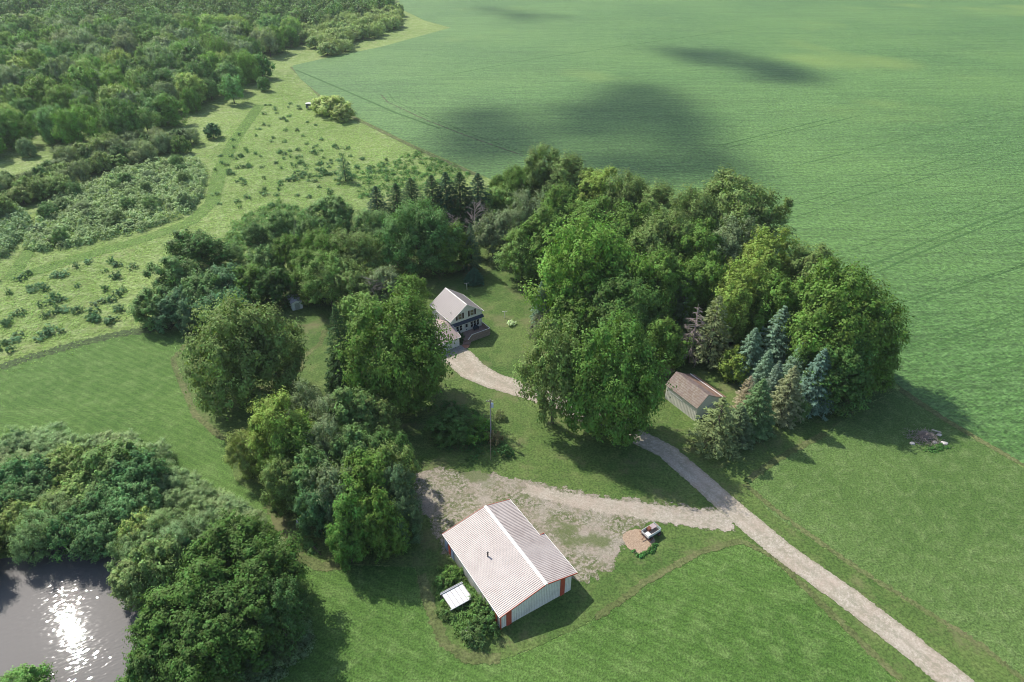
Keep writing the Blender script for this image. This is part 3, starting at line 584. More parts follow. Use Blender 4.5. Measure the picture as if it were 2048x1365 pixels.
    MB().box(-1.3, .1, gy0 + .24, gy0 + .3, .1, 2.2).build('white_panel', plain('bright_white_panel', (.8, .79, .76), .5), e)
    MB().tube([(1.3, 2.0, eh + 1.0), (1.3, 2.0, eh + 1.5)], [.07, .07], 8).build('vent_pipe', M_white, e)
    return e
HE = house()
def hl(x, y, z=0): c, s_ = cos(.61), sin(.61); return (-14.16 + c * x - s_ * y, 133.48 + s_ * x + c * y, z)
g = empty('grill', hl(6.5, -.55, .93), .61, 'covered dark blue barbecue grill on the deck beside the triple window', 'grill')
MB().prism([(-.7, .35), (.7, .35), (.65, .8), (.4, 1.05), (-.4, 1.05), (-.65, .8)], -.3, .3).build('hood', plain('navy_cover', (.02, .04, .06), .7), g)
lg = MB(); [lg.bar((x, y, 0), (x, y, .36), .07) for x in (-.55, .55) for y in (-.22, .22)]; lg.build('legs', M_black, g)
o = MB().box(-4.9, 1.4, -5.0, -3.12, -.05, .16).build('concrete_apron', M_conc, None, hl(0, 0), .61); tag(o, 'grey concrete slab in front of the garage door', 'slab')
o = MB().add([(1.0, -3.2, .13), (2.1, -4.2, .13), (1.5, -4.9, .13), (.5, -4.9, .13), (.45, -3.3, .13)], [(0, 4, 3, 2, 1)]).add([(1.0, -3.2, .0), (2.1, -4.2, 0), (1.5, -4.9, 0), (.5, -4.9, 0), (.45, -3.3, 0), (1.0, -3.2, .128), (2.1, -4.2, .128), (1.5, -4.9, .128), (.5, -4.9, .128), (.45, -3.3, .128)], [(0, 1, 6, 5), (1, 2, 7, 6), (2, 3, 8, 7), (3, 4, 9, 8), (4, 0, 5, 9)]).build('brick_path', M_brick, None, hl(.2, .0, .05), .61); tag(o, 'short reddish brick path at the foot of the deck steps', 'path')
def shed():
    m_r = NT('rust_streaked_roof'); v = m_r.pos(True); f = m_r.noise(1.6, 6, .75, m_r.mapv(v, 0, (.8, 2.2, 1))); big = m_r.noise(.5, 4, .6, v)
    wv = m_r.n('TexWave'); wv.bands_direction = 'X'; wv.inputs['Scale'].default_value = .9; wv.inputs['Distortion'].default_value = 2; m_r.l(v, wv.inputs[0])
    c = m_r.mix(m_r.rng(f, .35, .62), (.175,.125,.09), (.27,.235,.20)); c = m_r.mix(m_r.rng(f, .62, .72), c, (.42,.36,.32)); c = m_r.mix(m_r.rng(big, .48, .62, 0, .6), c, (.21,.16,.145)); c = m_r.mix(m_r.rng(wv.outputs['Fac'], .7, 1, 0, .5), c, (.11,.06,.035))
    m_r.col(c).rough(.75); m_r.bump(f, .5, .05); m_r2 = plain('dull_pink_brown_roof', (.20,.15,.135), .6, .3, 1.5)
    M_sh = panel_mat('cream_shed_boards', (.82,.77,.68), (.55,.51,.44), 1.1, .6, .5); M_shY = panel_mat('cream_shed_boards_side', (.80,.74,.65), (.54,.49,.42), 1.1, .6, .6, 'Y')
    e = empty('shed', (36.31, 104.32, 0), .55, 'old cream board shed with rusty brown roof beside the spruces', 'shed')
    L = 8.7; P = [(-.15, 3.72), (2.27, 5.85), (4.8, 4.36), (7.9, 3.0)]
    MB().prism([(0, -.1), (7.7, -.1), (7.7, 2.95), (4.8, 4.2), (2.27, 5.7), (0, 3.72)], 0, L).build('wall', M_sh, e)
    s = MB().box(-.06, 0, -.02, L, -.1, 3.7); [s.box(-.09, -.06, .3 + i * .4, .36 + i * .4, 0, 3.6) for i in range(21)]; s.build('wall', M_shY, e)
    for (a, b), mt, y0, y1 in (((0, 1), m_r.m, -.25, L + .2), ((1, 2), m_r2, -.22, L + .2), ((2, 3), plain('brown_lean_to_roof', (.22,.14,.10), .7, .3, 2), -.18, L + .2)):
        (xa, za), (xb, zb) = P[a], P[b]
        if a == 0: xa -= .2; za -= .18
        V = [(xa, y0, za), (xb, y0, zb), (xb, y1, zb), (xa, y1, za)]; MB().add(V + [(x, y, z - .09) for x, y, z in V], [(0,1,2,3),(7,6,5,4),(0,4,5,1),(1,5,6,2),(2,6,7,3),(3,7,4,0)]).build('roof', mt, e)
    MB().bar((6.6, -.2, 3.64), (6.6, L + .2, 3.64), .14, .05).build('flashing', M_white, e)
    dd = MB().box(3.3, 5.9, -.07, -.01, 0, 2.4).build('door', M_sh, e); MB().bar((1.4, -.12, 2.55), (7.0, -.12, 2.55), .05, .12).build('door_rail', M_bluep, dd); MB().box(4.56, 4.62, -.10, -.07, 0, 2.4).build('door_gap', M_wood, dd)
    MB().bar((-.12, 4.0, 2.5), (-.12, 7.6, 2.5), .05, .1).build('side_rail', M_white, e)
    return e
shed()
# small rusty red roof behind the shed
x, y = G(1332, 742)
e = empty('hut', (x, y, 0), .5, 'small rusty red roofed hut half hidden behind the cream shed', 'hut')
MB().box(-1.3, 1.3, -1.2, 1.2, 0, 1.7).build('wall', M_wood, e); MB().prism([(-1.55, 1.6), (0, 2.3), (1.55, 1.6), (1.55, 1.68), (0, 2.4), (-1.55, 1.68)], -1.4, 1.4).build('roof', M_rust, e)
# garden shed in the clearing
e = empty('garden_shed', (*G(585.8, 622.6), 0), .535, 'small white garden shed with grey roof under the trees by the clearing', 'shed')
MB().prism([(0, 0), (2.6, 0), (2.6, 2.1), (1.3, 2.6), (0, 2.1)], 0, 4.2).build('wall', plain('white_steel_shed', (.78,.78,.80), .5), e)
MB().prism([(-.12, 2.08), (1.3, 2.64), (2.72, 2.08), (2.72, 2.14), (1.3, 2.72), (-.12, 2.14)], -.12, 4.32).build('roof', plain('grey_shed_roof', (.33,.34,.38), .5), e)
MB().box(.7, 1.9, -.06, 0, 0, 1.9).build('door', M_grey, e)
# box blind at the edge of the meadow
e = empty('box_blind', (*G(618, 218), 0), .1, 'small box hunting blind with white roof standing in the meadow', 'blind')
MB().box(-1.1, 1.1, -.9, .9, .5, 2.5).build('wall', plain('dark_slate_boards', (.075,.10,.13), .6), e); MB().prism([(-1.25, 2.5), (1.25, 2.5), (1.25, 2.62), (0, 2.75), (-1.25, 2.62)], -1.0, 1.0).build('roof', M_white, e)
MB().box(-1.16, -1.1, -.92, .9, .5, 2.5).build('side_panel', M_white, e); MB().box(-.5, .4, -.94, -.9, 1.5, 2.1).build('opening', M_dark, e)
lm = MB(); [lm.bar((x, y, 0), (x, y, .55), .12) for x in (-1, 1) for y in (-.8, .8)]; lm.build('legs', M_wood, e)
# utility pole
px_, py_ = G(982, 872)
e = empty('utility_pole', (px_, py_, 0), 0, 'tall wooden utility pole with grey transformer beside the lawn bushes', 'utility pole')
MB().tube([(0, 0, -.5), (0, 0, 9.0)], [.16, .10], 10).build('pole', plain('grey_pole_wood', (.30,.26,.23), .85, .25, 4), e)
MB().bar((-.75, 0, 8.45), (.55, .1, 8.45), .1, .12).build('crossarm', M_wood, e)
tb = MB().tube([(.36, -.12, 7.2), (.36, -.12, 8.1)], [.25, .25], 14).tube([(.36, -.12, 8.1), (.36, -.12, 8.2)], [.25, .1], 14).build('transformer', plain('pale_grey_transformer', (.52,.58,.66), .4), e)
ins = MB(); [ins.tube([(x, .02, 8.5), (x, .02, 8.75)], [.05, .04], 6) for x in (-.7, -.3, .5)]; ins.build('insulators', M_white, e); MB().tube([(.36, -.12, 8.2), (.36, -.12, 8.45)], [.05, .03], 6).build('bushing', M_brownw, tb)
gx, gy = G(981.5, 921); MB().bar((0, -.05, 7.6), (gx - px_, gy - py_, 0), .03, .03).build('guy_wire', M_grey, e)
a = np.array([0, -.05, 7.6]); b = np.array([gx - px_, gy - py_, 0]); MB().tube([b, b + (a - b) * .42], [.045, .045], 6).build('guy_guard', plain('tan_guy_guard', (.28,.22,.15), .7), e)
# clothesline posts
for (u, v, lb) in ((1009.5, 637, 'white T shaped clothesline post on the lawn beside the flowering bush'), (934, 580, 'white T shaped clothesline post behind the house near the dark bush')):
    x, y = G(u, v); e = empty('clothesline_post', (x, y, 0), .15, lb, 'clothesline post', 'clothesline posts on the house lawn'); MB().tube([(0, 0, -.2), (0, 0, 2.0)], [.08, .07], 8).build('post', M_white, e); MB().bar((-.65, 0, 1.98), (.65, 0, 1.98), .07).build('crossbar', M_white, e)
# white slatted rack, plank stack and pipe gate by the barn
c = np.array(G(913, 1194, 1.1)); cs_ = [np.array(G(u, v, 1.0)) for u, v in ((877.4, 1193), (904.6, 1219.6), (949, 1195), (925.5, 1167.3))]; ax = cs_[2] - cs_[1]; rz = math.atan2(ax[1], ax[0]); wL = np.linalg.norm(ax); wS = np.linalg.norm(cs_[0] - cs_[1])
c = sum(cs_) / 4
e = empty('shelter', (c[0], c[1], 0), rz, 'open white panel roofed livestock shelter in the weeds beside the barn', 'shelter')
MB().box(-wL / 2 + .1, wL / 2 - .1, -wS / 2 + .12, wS / 2 - .12, 1.0, 1.05).build('roof', plain('white_sheet_panel', (.70,.71,.74), .4, .12, 3), e)
bm_ = MB(); [bm_.box(-wL/2 + .1 + i * (wL - .3) / 5, -wL/2 + .16 + i * (wL - .3) / 5, -wS/2 + .1, wS/2 - .1, 1.06, 1.09) for i in range(6)]; bm_.build('battens', M_wood, e)
bm_ = MB(); [bm_.bar((-wL/2 - .1, s * wS/2, 1.12), (wL/2, s * wS/2, 1.12), .12, .12) for s in (-1, 1)]; bm_.bar((-wL/2, wS/2 + .28, 1.0), (wL/2, wS/2 + .28, 1.0), .08, .08); bm_.build('rails', M_grey, e)
bm_ = MB(); [bm_.bar((sx * (wL/2 - .1), sy * wS/2, -.1), (sx * (wL/2 - .1), sy * wS/2, 1.08), .12) for sx in (-1, 0, 1) for sy in (-1, 1)]; bm_.build('posts', M_wood, e)
a = np.array(G(931, 1256, .3)); b = np.array(G(946.5, 1286, .3)); c = (a + b) / 2; rz = math.atan2(*(b - a)[::-1]); ll = np.linalg.norm(b - a)
m = MB(); [m.bar((-ll/2, s * .2, .35), (ll/2, s * .2, .30), .08, .1) for s in (-1, 1)]; [m.bar((-ll/2 + .3 + i * .32, -.2, .34), (-ll/2 + .3 + i * .32, .2, .34), .07) for i in range(int(ll / .33))]; m.box(-ll/2, -ll/2 + .15, -.25, .25, 0, .3).box(ll/2 - .2, ll/2 - .1, -.25, .25, 0, .28)
o = m.build('ladder', plain('flaking_white_wood', (.62,.60,.57), .7, .3, 6), None, (c[0], c[1], 0), rz); tag(o, 'old white wooden ladder lying in the weeds beside the barn corner', 'ladder')
a = np.array(G(592.5, 1041, .9)); b = np.array(G(608, 1057, .9)); c = (a + b) / 2; rz = math.atan2(*(b - a)[::-1]); ll = np.linalg.norm(b - a)
m = MB(); [m.bar((-ll/2, 0, z), (ll/2, 0, z), .06) for z in (.3, .6, .95)]; [m.bar((x, 0, 0), (x, 0, 1.0), .07) for x in (-ll/2, 0, ll/2)]
o = m.build('gate', plain('white_pipe', (.62,.64,.72), .4), None, (c[0], c[1], 0), rz); tag(o, 'white pipe gate at the foot of the tree clump', 'gate')
a = np.array(G(628, 1096)); b = np.array(G(642, 1114)); c = (a + b) / 2; rz = math.atan2(*(b - a)[::-1]); m = MB(); m.tube([(-1.1, 0, .35), (1.1, .1, .3)], [.12, .07], 7).tube([(.2, 0, .3), (.6, .6, .2)], [.05, .02], 5).tube([(-.7, 0, .0), (-.7, 0, .4)], [.06, .05], 5)
o = m.build('fallen_branch', M_bark, None, (c[0], c[1], 0), rz); tag(o, 'dark fallen branch at the end of the vine strip on the mown grass', 'branch')
# farm wagon on the wood chips
def wagon():
    a = np.array(G(1282, 1064, .9)); b = np.array(G(1312, 1046, .9)); ax = b - a; rz = math.atan2(ax[1], ax[0]); c = (np.array(G(1285, 1078)) + np.array(G(1313, 1060))) / 2
    e = empty('farm_wagon', (*G(1301, 1070), .12), rz, 'old white and rust farm wagon parked beside the wood chip circle', 'wagon')
    M_ww = plain('chalky_white_board', (.60,.60,.58), .6, .2, 3)
    MB().box(-1.35, 1.35, -.8, .8, .62, .70).build('floor', M_wood, e)
    MB().box(-1.35, 1.35, -.82, -.76, .62, 1.2).box(-1.35, 1.35, .76, .82, .62, 1.2).box(-1.4, -1.35, -.82, .82, .62, 1.05).build('side_boards', M_ww, e)
    MB().box(1.35, 1.4, -.82, .82, .62, 1.3).build('tailboard', plain('pale_green_board', (.42,.50,.47), .6), e)
    MB().box(.0, 1.2, -.1, .78, 1.2, 1.26).build('lid', plain('mauve_grey_lid', (.36,.29,.29), .7), e)
    MB().box(-1.2, -.5, -.6, .2, .7, .86).build('cargo', M_white, e); MB().box(-.45, .2, .1, .7, .7, 1.28).build('cargo', M_rust, e)
    for x in (-.9, .95):
        MB().bar((x, -.9, .38), (x, .9, .38), .09).build('axle', M_rust, e)
        for s in (-1, 1):
            wo = MB().tube([(x, s * .88, .38), (x, s * 1.04, .38)], [.38, .38], 16).build('wheel', M_tyre, e); MB().tube([(x, s * .87, .38), (x, s * 1.06, .38)], [.2, .2], 12).build('rim', M_rust, wo)
    MB().bar((-1.3, -1.25, .45), (-1.3, 1.25, .45), .14, .1).build('bumper_beam', M_rust, e); MB().bar((-1.35, 0, .5), (-2.2, -.2, .25), .09).build('drawbar', M_rust, e)
    MB().box(1.45, 1.75, .0, .6, .5, 1.0).build('tool_box', plain('brown_red_box', (.25,.11,.07), .7), e)
wagon()
# brush pile and stones
def brush_pile():
    rng = random.Random(3); x, y = G(1848, 876); m = MB()
    for i in range(420):
        th = rng.uniform(0, 6.28); r_ = abs(rng.gauss(0, 1.5)); c = np.array([cos(th) * r_ * 1.25, sin(th) * r_, 0]); h_ = max(.1, 1.25 * math.exp(-(r_ / 1.8) ** 2) * rng.uniform(.2, 1.1))
        d = np.array([rng.gauss(0, 1), rng.gauss(0, .7), rng.gauss(0, .35)]); d /= np.linalg.norm(d); l = rng.uniform(.4, 1.5); c[2] = h_
        m.tube([c - d * l / 2, c + np.array([0, 0, .06]), c + d * l / 2], [.035, .028, .01], 4, False)
    o = m.build('brush_pile', M_twig, None, (x, y, 0)); tag(o, 'grey brown pile of cut branches in the green field', 'brush pile')
    for i, (u, v, s, lb) in enumerate(((1878, 871, .38, 'round pale stone beside the brush pile, the farthest right of the white pieces'), (1888, 888, .55, 'flat pinkish stone on the grass below the brush pile'), (1869, 886, .35, 'small whitish stone among green weeds by the brush pile'), (1824, 888, .4, 'buff stone at the near edge of the brush pile'))):
        x, y = G(u, v); r = np.random.default_rng(i); V = []; n1, n2 = 6, 9
        for a in range(n1 + 1):
            for b in range(n2):
                p_ = pi * a / n1; t = 2 * pi * b / n2; q = s * (1 + .12 * sin(3 * t + i) * sin(p_)); V.append((q * 1.3 * sin(p_) * cos(t), q * sin(p_) * sin(t), q * .55 * cos(p_)))
        F_ = [(a * n2 + b, a * n2 + (b + 1) % n2, (a + 1) * n2 + (b + 1) % n2, (a + 1) * n2 + b) for a in range(n1) for b in range(n2)]
        o = MB().add(V, F_).build('stone', plain('pale_stone', (.55,.5,.45), .9, .2, 4), None, (x, y, .1)); tag(o, lb, 'stone')
    o = MB().tube([(0, 0, .5), (1.6, -.5, .25)], [.17, .14], 9).build('log', plain('pale_log', (.45,.40,.33), .8, .2, 3), None, (*G(1862, 864), 0)); tag(o, 'pale cut log sticking out of the brush pile', 'log')
brush_pile()
# ------------------------------------------------------------------ farmyard trees: kind, crown-top pixel (u, v), height m, crown width px, tint, label
def ptree(kind, u, v, h, w_, col, label, group=None, **k):
    x, y = G(u, v, h * (.93 if kind not in ('spruce', 'bluespruce', 'thin') else 1.0)); w_ *= 1.18 if kind in ('bluespruce', 'thin') else 1; r = w_ / 2 / pxscale(x, y, h * .6); return tree(kind, x, y, h, r, col, label, group, **k)
T = [
('maple',786,614,24,205,MI,'large dark green maple left of the farmhouse overhanging the garage roof'),
('broad',462,628,22,212,OL,'broad olive green shade tree standing alone on the edge of the hay field'),
('spruce',668,612,22,100,VD,'tall dark spruce left of the big maple by the garage'),
('spruce',664,706,11,62,DK,'smaller spruce directly in front of the tall dark spruce'),
('maple',1236,668,20.5,190,(.074,.132,.028),'large bright green maple between the gravel drive and the cream shed'),
('ash',1112,662,19.5,128,OL,'ash with a visible trunk at the bend of the gravel drive'),
('maple',1190,466,21,212,BR,'brightest yellow green maple at the house side of the grove'),
('maple',1245,570,15,170,(.06,.105,.026),'mid green maple just above the pair of big trees by the drive'),
('elder',1150,600,14,90,MI,'small mid green tree beside the house lawn under the brightest maple'),
('maple',1698,560,21,215,MI,'large maple at the right end of the grove next to the bean field'),
('maple',1760,650,15,110,MI,'lower maple forming the rightmost tip of the grove'),
('broad',1690,690,13,130,DK,'dark low tree between the blue spruces and the right end of the grove'),
('broad',1482,372,20,205,OL,'big dome shaped olive tree standing highest on the field edge of the grove'),
('maple',1398,392,19,130,OL,'olive maple immediately left of the big dome shaped tree'),
('maple',1330,378,18,110,OL,'olive maple second left of the big dome shaped tree'),
('maple',1268,360,18,115,OL,'olive maple third left of the big dome shaped tree'),
('maple',1205,345,18,105,YG,'pale green maple on the field edge left of centre in the grove'),
('maple',1148,318,19,105,OL,'tall olive maple near the left end of the grove field edge'),
('ash',1092,304,19,92,OL,'tallest poplar like tree at the left end of the grove field edge'),
('broad',1042,338,15,80,MI,'mid green tree left of the tallest poplar like tree'),
('broad',1010,352,12,70,MI,'low mid green tree beside the dark spruces on the field edge'),
('elder',1000,382,13,76,LG,'light green rounded tree right of the bleached dead tree'),
('ash',1055,392,15,82,GR,'greyish green tree in the left middle of the grove'),
('ash',1020,425,14,84,GR,'greyish green tree above the house lawn in the left of the grove'),
('elder',985,440,12,78,GR,'grey green small tree at the back corner of the house lawn'),
('broad',1095,430,17,110,MI,'mid green tree in the grove up left of the brightest maple'),
('ash',1045,470,14,92,LG,'light green tree on the back edge of the house lawn'),
('maple',1130,380,18,100,MI,'mid green maple behind the brightest maple toward the field'),
('maple',1190,405,18,105,MI,'mid green maple directly behind the brightest maple'),
('maple',1262,425,17,110,MI,'mid green maple right and behind the brightest maple'),
('elder',1280,478,17,80,(.06,.105,.012),'deep yellow green tree tucked right of the brightest maple'),
('maple',1330,440,18,110,OL,'olive maple in the middle of the grove left of the dome shaped tree'),
('maple',1400,452,18,110,MI,'mid green maple in front of the dome shaped tree'),
('maple',1475,455,17,100,GR,'grey green maple in front and right of the dome shaped tree'),
('maple',1545,478,18,110,YG,'yellow green windblown maple right of the dome shaped tree'),
('broad',1640,500,17,120,OL,'olive tree between the dome shaped tree and the right end maple'),
('maple',1340,510,18,110,MI,'mid green maple in the centre of the grove above the shed'),
('maple',1415,520,17,100,MI,'mid green maple above the half dead spruce'),
('maple',1490,545,17,110,YG,'yellow green maple above the tallest blue spruce'),
('maple',1570,560,17,110,MI,'mid green maple behind the tallest blue spruce to its right'),
('broad',1625,590,16,110,MI,'mid green tree left of the large right end maple'),
('elder',1300,585,15,90,MI,'mid green tree left of the narrow olive fir in the grove'),
('elder',1330,640,14,90,MI,'mid green tree between the drive maple and the dead spruce'),
('thin',1378,545,17,82,(.085,.11,.055),'narrow olive fir in the middle of the grove'),
('deadspruce',1398,618,15,92,(.2,.2,.2),'dead brown spruce with bare twigs behind the shed'),
('thin',1440,592,17,96,(.13,.14,.07),'brownish olive fir right beside the dead brown spruce'),
('bluespruce',1512,656,13,72,BL,'leftmost blue spruce of the group beside the shed'),
('bluespruce',1571,612,16,88,BL,'tallest blue spruce at the back of the group'),
('bluespruce',1609,682,13,66,BL,'slim blue spruce between the tallest one and the rightmost one'),
('bluespruce',1652,698,15,84,(.095,.14,.12),'rightmost blue spruce at the grove edge'),
('bluespruce',1592,732,13,74,GB,'grey brown spruce in front of the rightmost blue spruce'),
('bluespruce',1560,722,11,50,(.12,.15,.125),'small grey green spruce in the centre of the spruce group'),
('bluespruce',1540,700,11,56,BL,'small blue spruce below the leftmost tall ones'),
('thin',1503,752,10,56,(.20,.155,.12),'pinkish brown dying spruce right of the shed'),
('bluespruce',1528,758,13,84,(.08,.12,.055),'green spruce in front of the pinkish brown dying spruce'),
('thin',1448,796,12,108,(.115,.13,.06),'olive spruce nearest the drive right of the shed'),
('bluespruce',1486,812,9,70,(.09,.11,.06),'low olive spruce behind the one nearest the drive'),
('elder',1480,700,8,60,YG,'low yellow green tree behind the shed roof'),
('elder',1600,800,5,50,BG,'low green growth at the foot of the blue spruces'),
('spruce',790,366,15,82,VD,'second dark spruce from the left in the row north of the house'),
('spruce',820,356,15,85,VD,'third dark spruce from the left in the row north of the house'),
('spruce',862,350,17,90,VD,'fourth dark spruce from the left in the row north of the house'),
('spruce',890,344,18,90,(.024,.055,.026),'fifth dark spruce from the left in the row north of the house'),
('spruce',918,344,18,95,VD,'sixth dark spruce from the left in the row north of the house'),
('spruce',955,346,18,104,(.03,.06,.03),'last dark spruce at the right end of the row north of the house'),
('spruce',750,372,15,78,(.03,.06,.03),'first dark spruce at the left end of the row north of the house'),
('spruce',940,446,14,50,(.05,.085,.05),'grey green spruce below the bleached dead tree'),
('bare',948,410,13,58,(.3,.3,.3),'bleached bare dead tree among the spruces north of the house'),
('bare',905,432,9,44,(.3,.3,.3),'smaller bleached dead tree behind the leafy tree north of the house'),
('broad',832,418,19,150,(.07,.13,.04),'broad leafy tree with long shoots just north of the farmhouse'),
('broad',895,455,14,80,MI,'mid green tree between the broad leafy tree and the grey spruce'),
('ash',745,425,13,80,BG,'blue green tree left of the broad leafy tree'),
('elder',660,402,11,88,BG,'blue green rounded tree at the meadow edge of the house trees'),
('elder',622,440,11,70,BG,'blue green tree left of the rounded one at the meadow edge'),
('ash',705,470,15,100,OL,'olive tree in the middle of the trees northwest of the house'),
('ash',640,470,15,90,MI,'tall mid green tree above the garden shed'),
('ash',650,520,14,96,LG,'light green tree to the right of the garden shed'),
('broad',615,505,14,80,MI,'mid green tree immediately behind the garden shed'),
('elder',700,540,12,90,OL,'olive tree between the garden shed and the dark spruce'),
('bare',745,560,10,70,(.3,.3,.3),'leafless grey purple tree behind the big garage maple'),
('elder',770,545,11,80,GR,'greyish tree with dead twigs behind the big garage maple'),
('elder',815,560,10,74,MI,'mid green tree at the left side of the house roof'),
('elder',720,600,12,96,LG,'light green tree between the dark spruce and the big garage maple'),
('spruce',590,440,10,34,(.07,.09,.055),'small brownish spruce in the shrubs at the meadow edge'),
('elder',560,430,9,60,BG,'blue green small tree left of the brownish spruce'),
('elder',575,480,11,70,MI,'mid green tree above left of the garden shed'),
('elder',530,500,9,70,BG,'blue green shrubby tree on the slope left of the garden shed'),
('willow',455,495,6,56,BG,'rounded meadow shrub above the left thicket'),
('elder',505,450,6,48,BG,'small round meadow tree at the upper edge of the thicket'),
('elder',382,472,11,104,DK,'dark crowned tree at the top of the left thicket'),
('elder',340,520,10,86,BG,'blue green tree on the left shoulder of the left thicket'),
('elder',300,585,9,90,BG,'leftmost rounded tree of the left thicket'),
('elder',345,590,9,90,(.06,.11,.055),'blue green tree in the lower left thicket next to the leftmost one'),
('elder',400,555,11,94,BG,'blue green tree in the centre of the left thicket'),
('elder',445,540,10,90,(.07,.125,.06),'lighter blue green tree right of centre in the left thicket'),
('elder',440,590,10,96,(.06,.115,.055),'rounded tree at the near right edge of the left thicket'),
('elder',495,540,10,84,MI,'mid green tree joining the left thicket to the clearing trees'),
('elder',540,545,10,80,DK,'dark tree on the upper rim of the clearing'),
('willow',366,610,8,40,(.10,.15,.085),'slender pale tree at the field corner beside the lone shade tree'),
('maple',545,806,15,118,YG,'yellow green maple in the clump between hay field and yard'),
('willow',480,868,9,74,(.14,.16,.05),'yellowish bushy tree at the hay field edge of the clump'),
('willow',600,782,11,84,GR,'pale willow at the upper left of the clump'),
('willow',645,800,11,84,GR,'pale willow in the upper middle of the clump'),
('elder',700,782,12,104,(.085,.135,.045),'olive green tree at the upper right of the clump'),
('elder',745,800,10,84,OL,'olive tree next to the big garage maple in the clump'),
('willow',640,850,12,92,GR,'grey green willow in the middle of the clump'),
('elder',705,868,12,100,BG,'blue green tree in the right middle of the clump'),
('elder',615,912,12,96,BG,'blue green tree in the lower left of the clump'),
('elder',720,925,13,110,MI,'mid green tree at the centre right of the clump'),
('elder',625,985,9,66,(.07,.13,.06),'small round tree at the lower left foot of the clump'),
('elder',700,985,12,96,(.07,.135,.03),'bright mid green tree at the lower middle of the clump'),
('elder',745,990,12,90,MI,'mid green tree at the near edge of the clump'),
('willow',790,940,11,84,(.06,.095,.05),'dull green willow beside the gravel yard'),
('willow',800,1000,9,80,(.055,.09,.045),'dull green willow nearest the back corner of the barn'),
('elder',690,1050,8,70,(.075,.14,.03),'low bright tree at the tip of the clump by the mown strip'),
('elder',580,860,12,90,MI,'mid green tree between the yellow green maple and the pale willows of the clump'),
('elder',560,930,10,80,OL,'olive tree below the yellow green maple at the hay field edge of the clump'),
('elder',660,940,12,90,GR,'grey green tree in the lower centre of the clump'),
('elder',780,900,12,84,OL,'olive tree at the top corner of the clump beside the yard'),
('willow',510,860,9,70,YG,'yellow green bushy tree left of the maple in the clump'),
('elder',770,1010,9,80,MI,'mid green tree between the clump and the barn corner'),
('elder',770,872,10,80,DK,'dark tree on the yard side of the clump'),
('bush',950,845,3.6,62,(.085,.165,.03),'bright green bush beside the utility pole'),
('elder',905,832,5.5,92,DK,'dark green bush behind the utility pole bushes'),
('bush',1001,826,1.6,26,(.14,.15,.07),'small yellowish bush right of the utility pole'),
('bush',988,868,2.2,30,(.15,.12,.06),'brownish bush at the foot of the utility pole'),
('bush',1012,895,1.8,30,(.04,.09,.03),'low dark bush right of the guy wire'),
('bluespruce',948,536,4.5,40,(.035,.08,.05),'small dark blue green spruce on the lawn behind the house'),
('bluespruce',1084,562,12,44,BL,'pale blue spruce half hidden at the house side of the grove'),
('willow',1092,636,7,62,(.10,.105,.07),'grey brown bushy tree at the house lawn edge of the grove'),
('bush',1022,643,1.1,19,(.42,.44,.34),'white flowering bush on the house lawn'),
('thin',684,308,10,34,(.06,.11,.05),'narrow lone conifer in the meadow north of the house trees'),
('elder',421,250,6,32,(.045,.10,.045),'small lone dark round tree in the upper meadow'),
('elder',662,196,8,62,YL,'yellow flowering tree in the upper meadow right of the box blind'),
('elder',640,198,7,40,YL,'smaller yellow flowering tree in the upper meadow behind the bigger one'),
('elder',682,212,7,44,(.2,.22,.08),'yellow green tree at the right side of the pair in the upper meadow'),
]
for t in T:
    if t[0] in ('maple', 'broad', 'ash') and 1050 < t[1] < 1800: t = (*t[:3], t[3] * (1.10 if t[2] < 405 else 1.2), *t[4:])
    if t[0] in ('elder', 'willow', 'maple') and 450 < t[1] < 830 and t[2] > 770: t = (*t[:3], t[3] * 1.15, *t[4:])
    ptree(*t)
# filler shrubs under the grove and thickets
def scatter_px(poly, spacing, jit=.45, seed=1):
    P = px_poly(poly); rng = np.random.default_rng(seed); x0, y0 = P.min(0); x1, y1 = P.max(0); X, Y = np.meshgrid(np.arange(x0, x1, spacing), np.arange(y0, y1, spacing * .87))
    X[1::2] += spacing / 2; q = np.stack([X.ravel(), Y.ravel()], 1) + rng.uniform(-jit, jit, (X.size, 2)) * spacing; return q[sdist(q, P) > 0]
def inview(x, y, h=6):
    s_ = pxscale(x, y); u = 1024 + x * s_
    return -90 < u < 2140
# undergrowth below the grove
for i, (x, y) in enumerate(scatter_px([(1060,560),(1180,520),(1330,560),(1500,640),(1700,720),(1770,740),(1680,800),(1560,800),(1480,740),(1330,700),(1180,640),(1090,620)], 9, seed=3)):
    tree('elder', x, y, TR.uniform(5, 8), TR.uniform(3, 4.2), (DK, MI, BG)[i % 3], 'low undergrowth tree in the shade of the farm grove', 'undergrowth trees of the farm grove', var=.2)
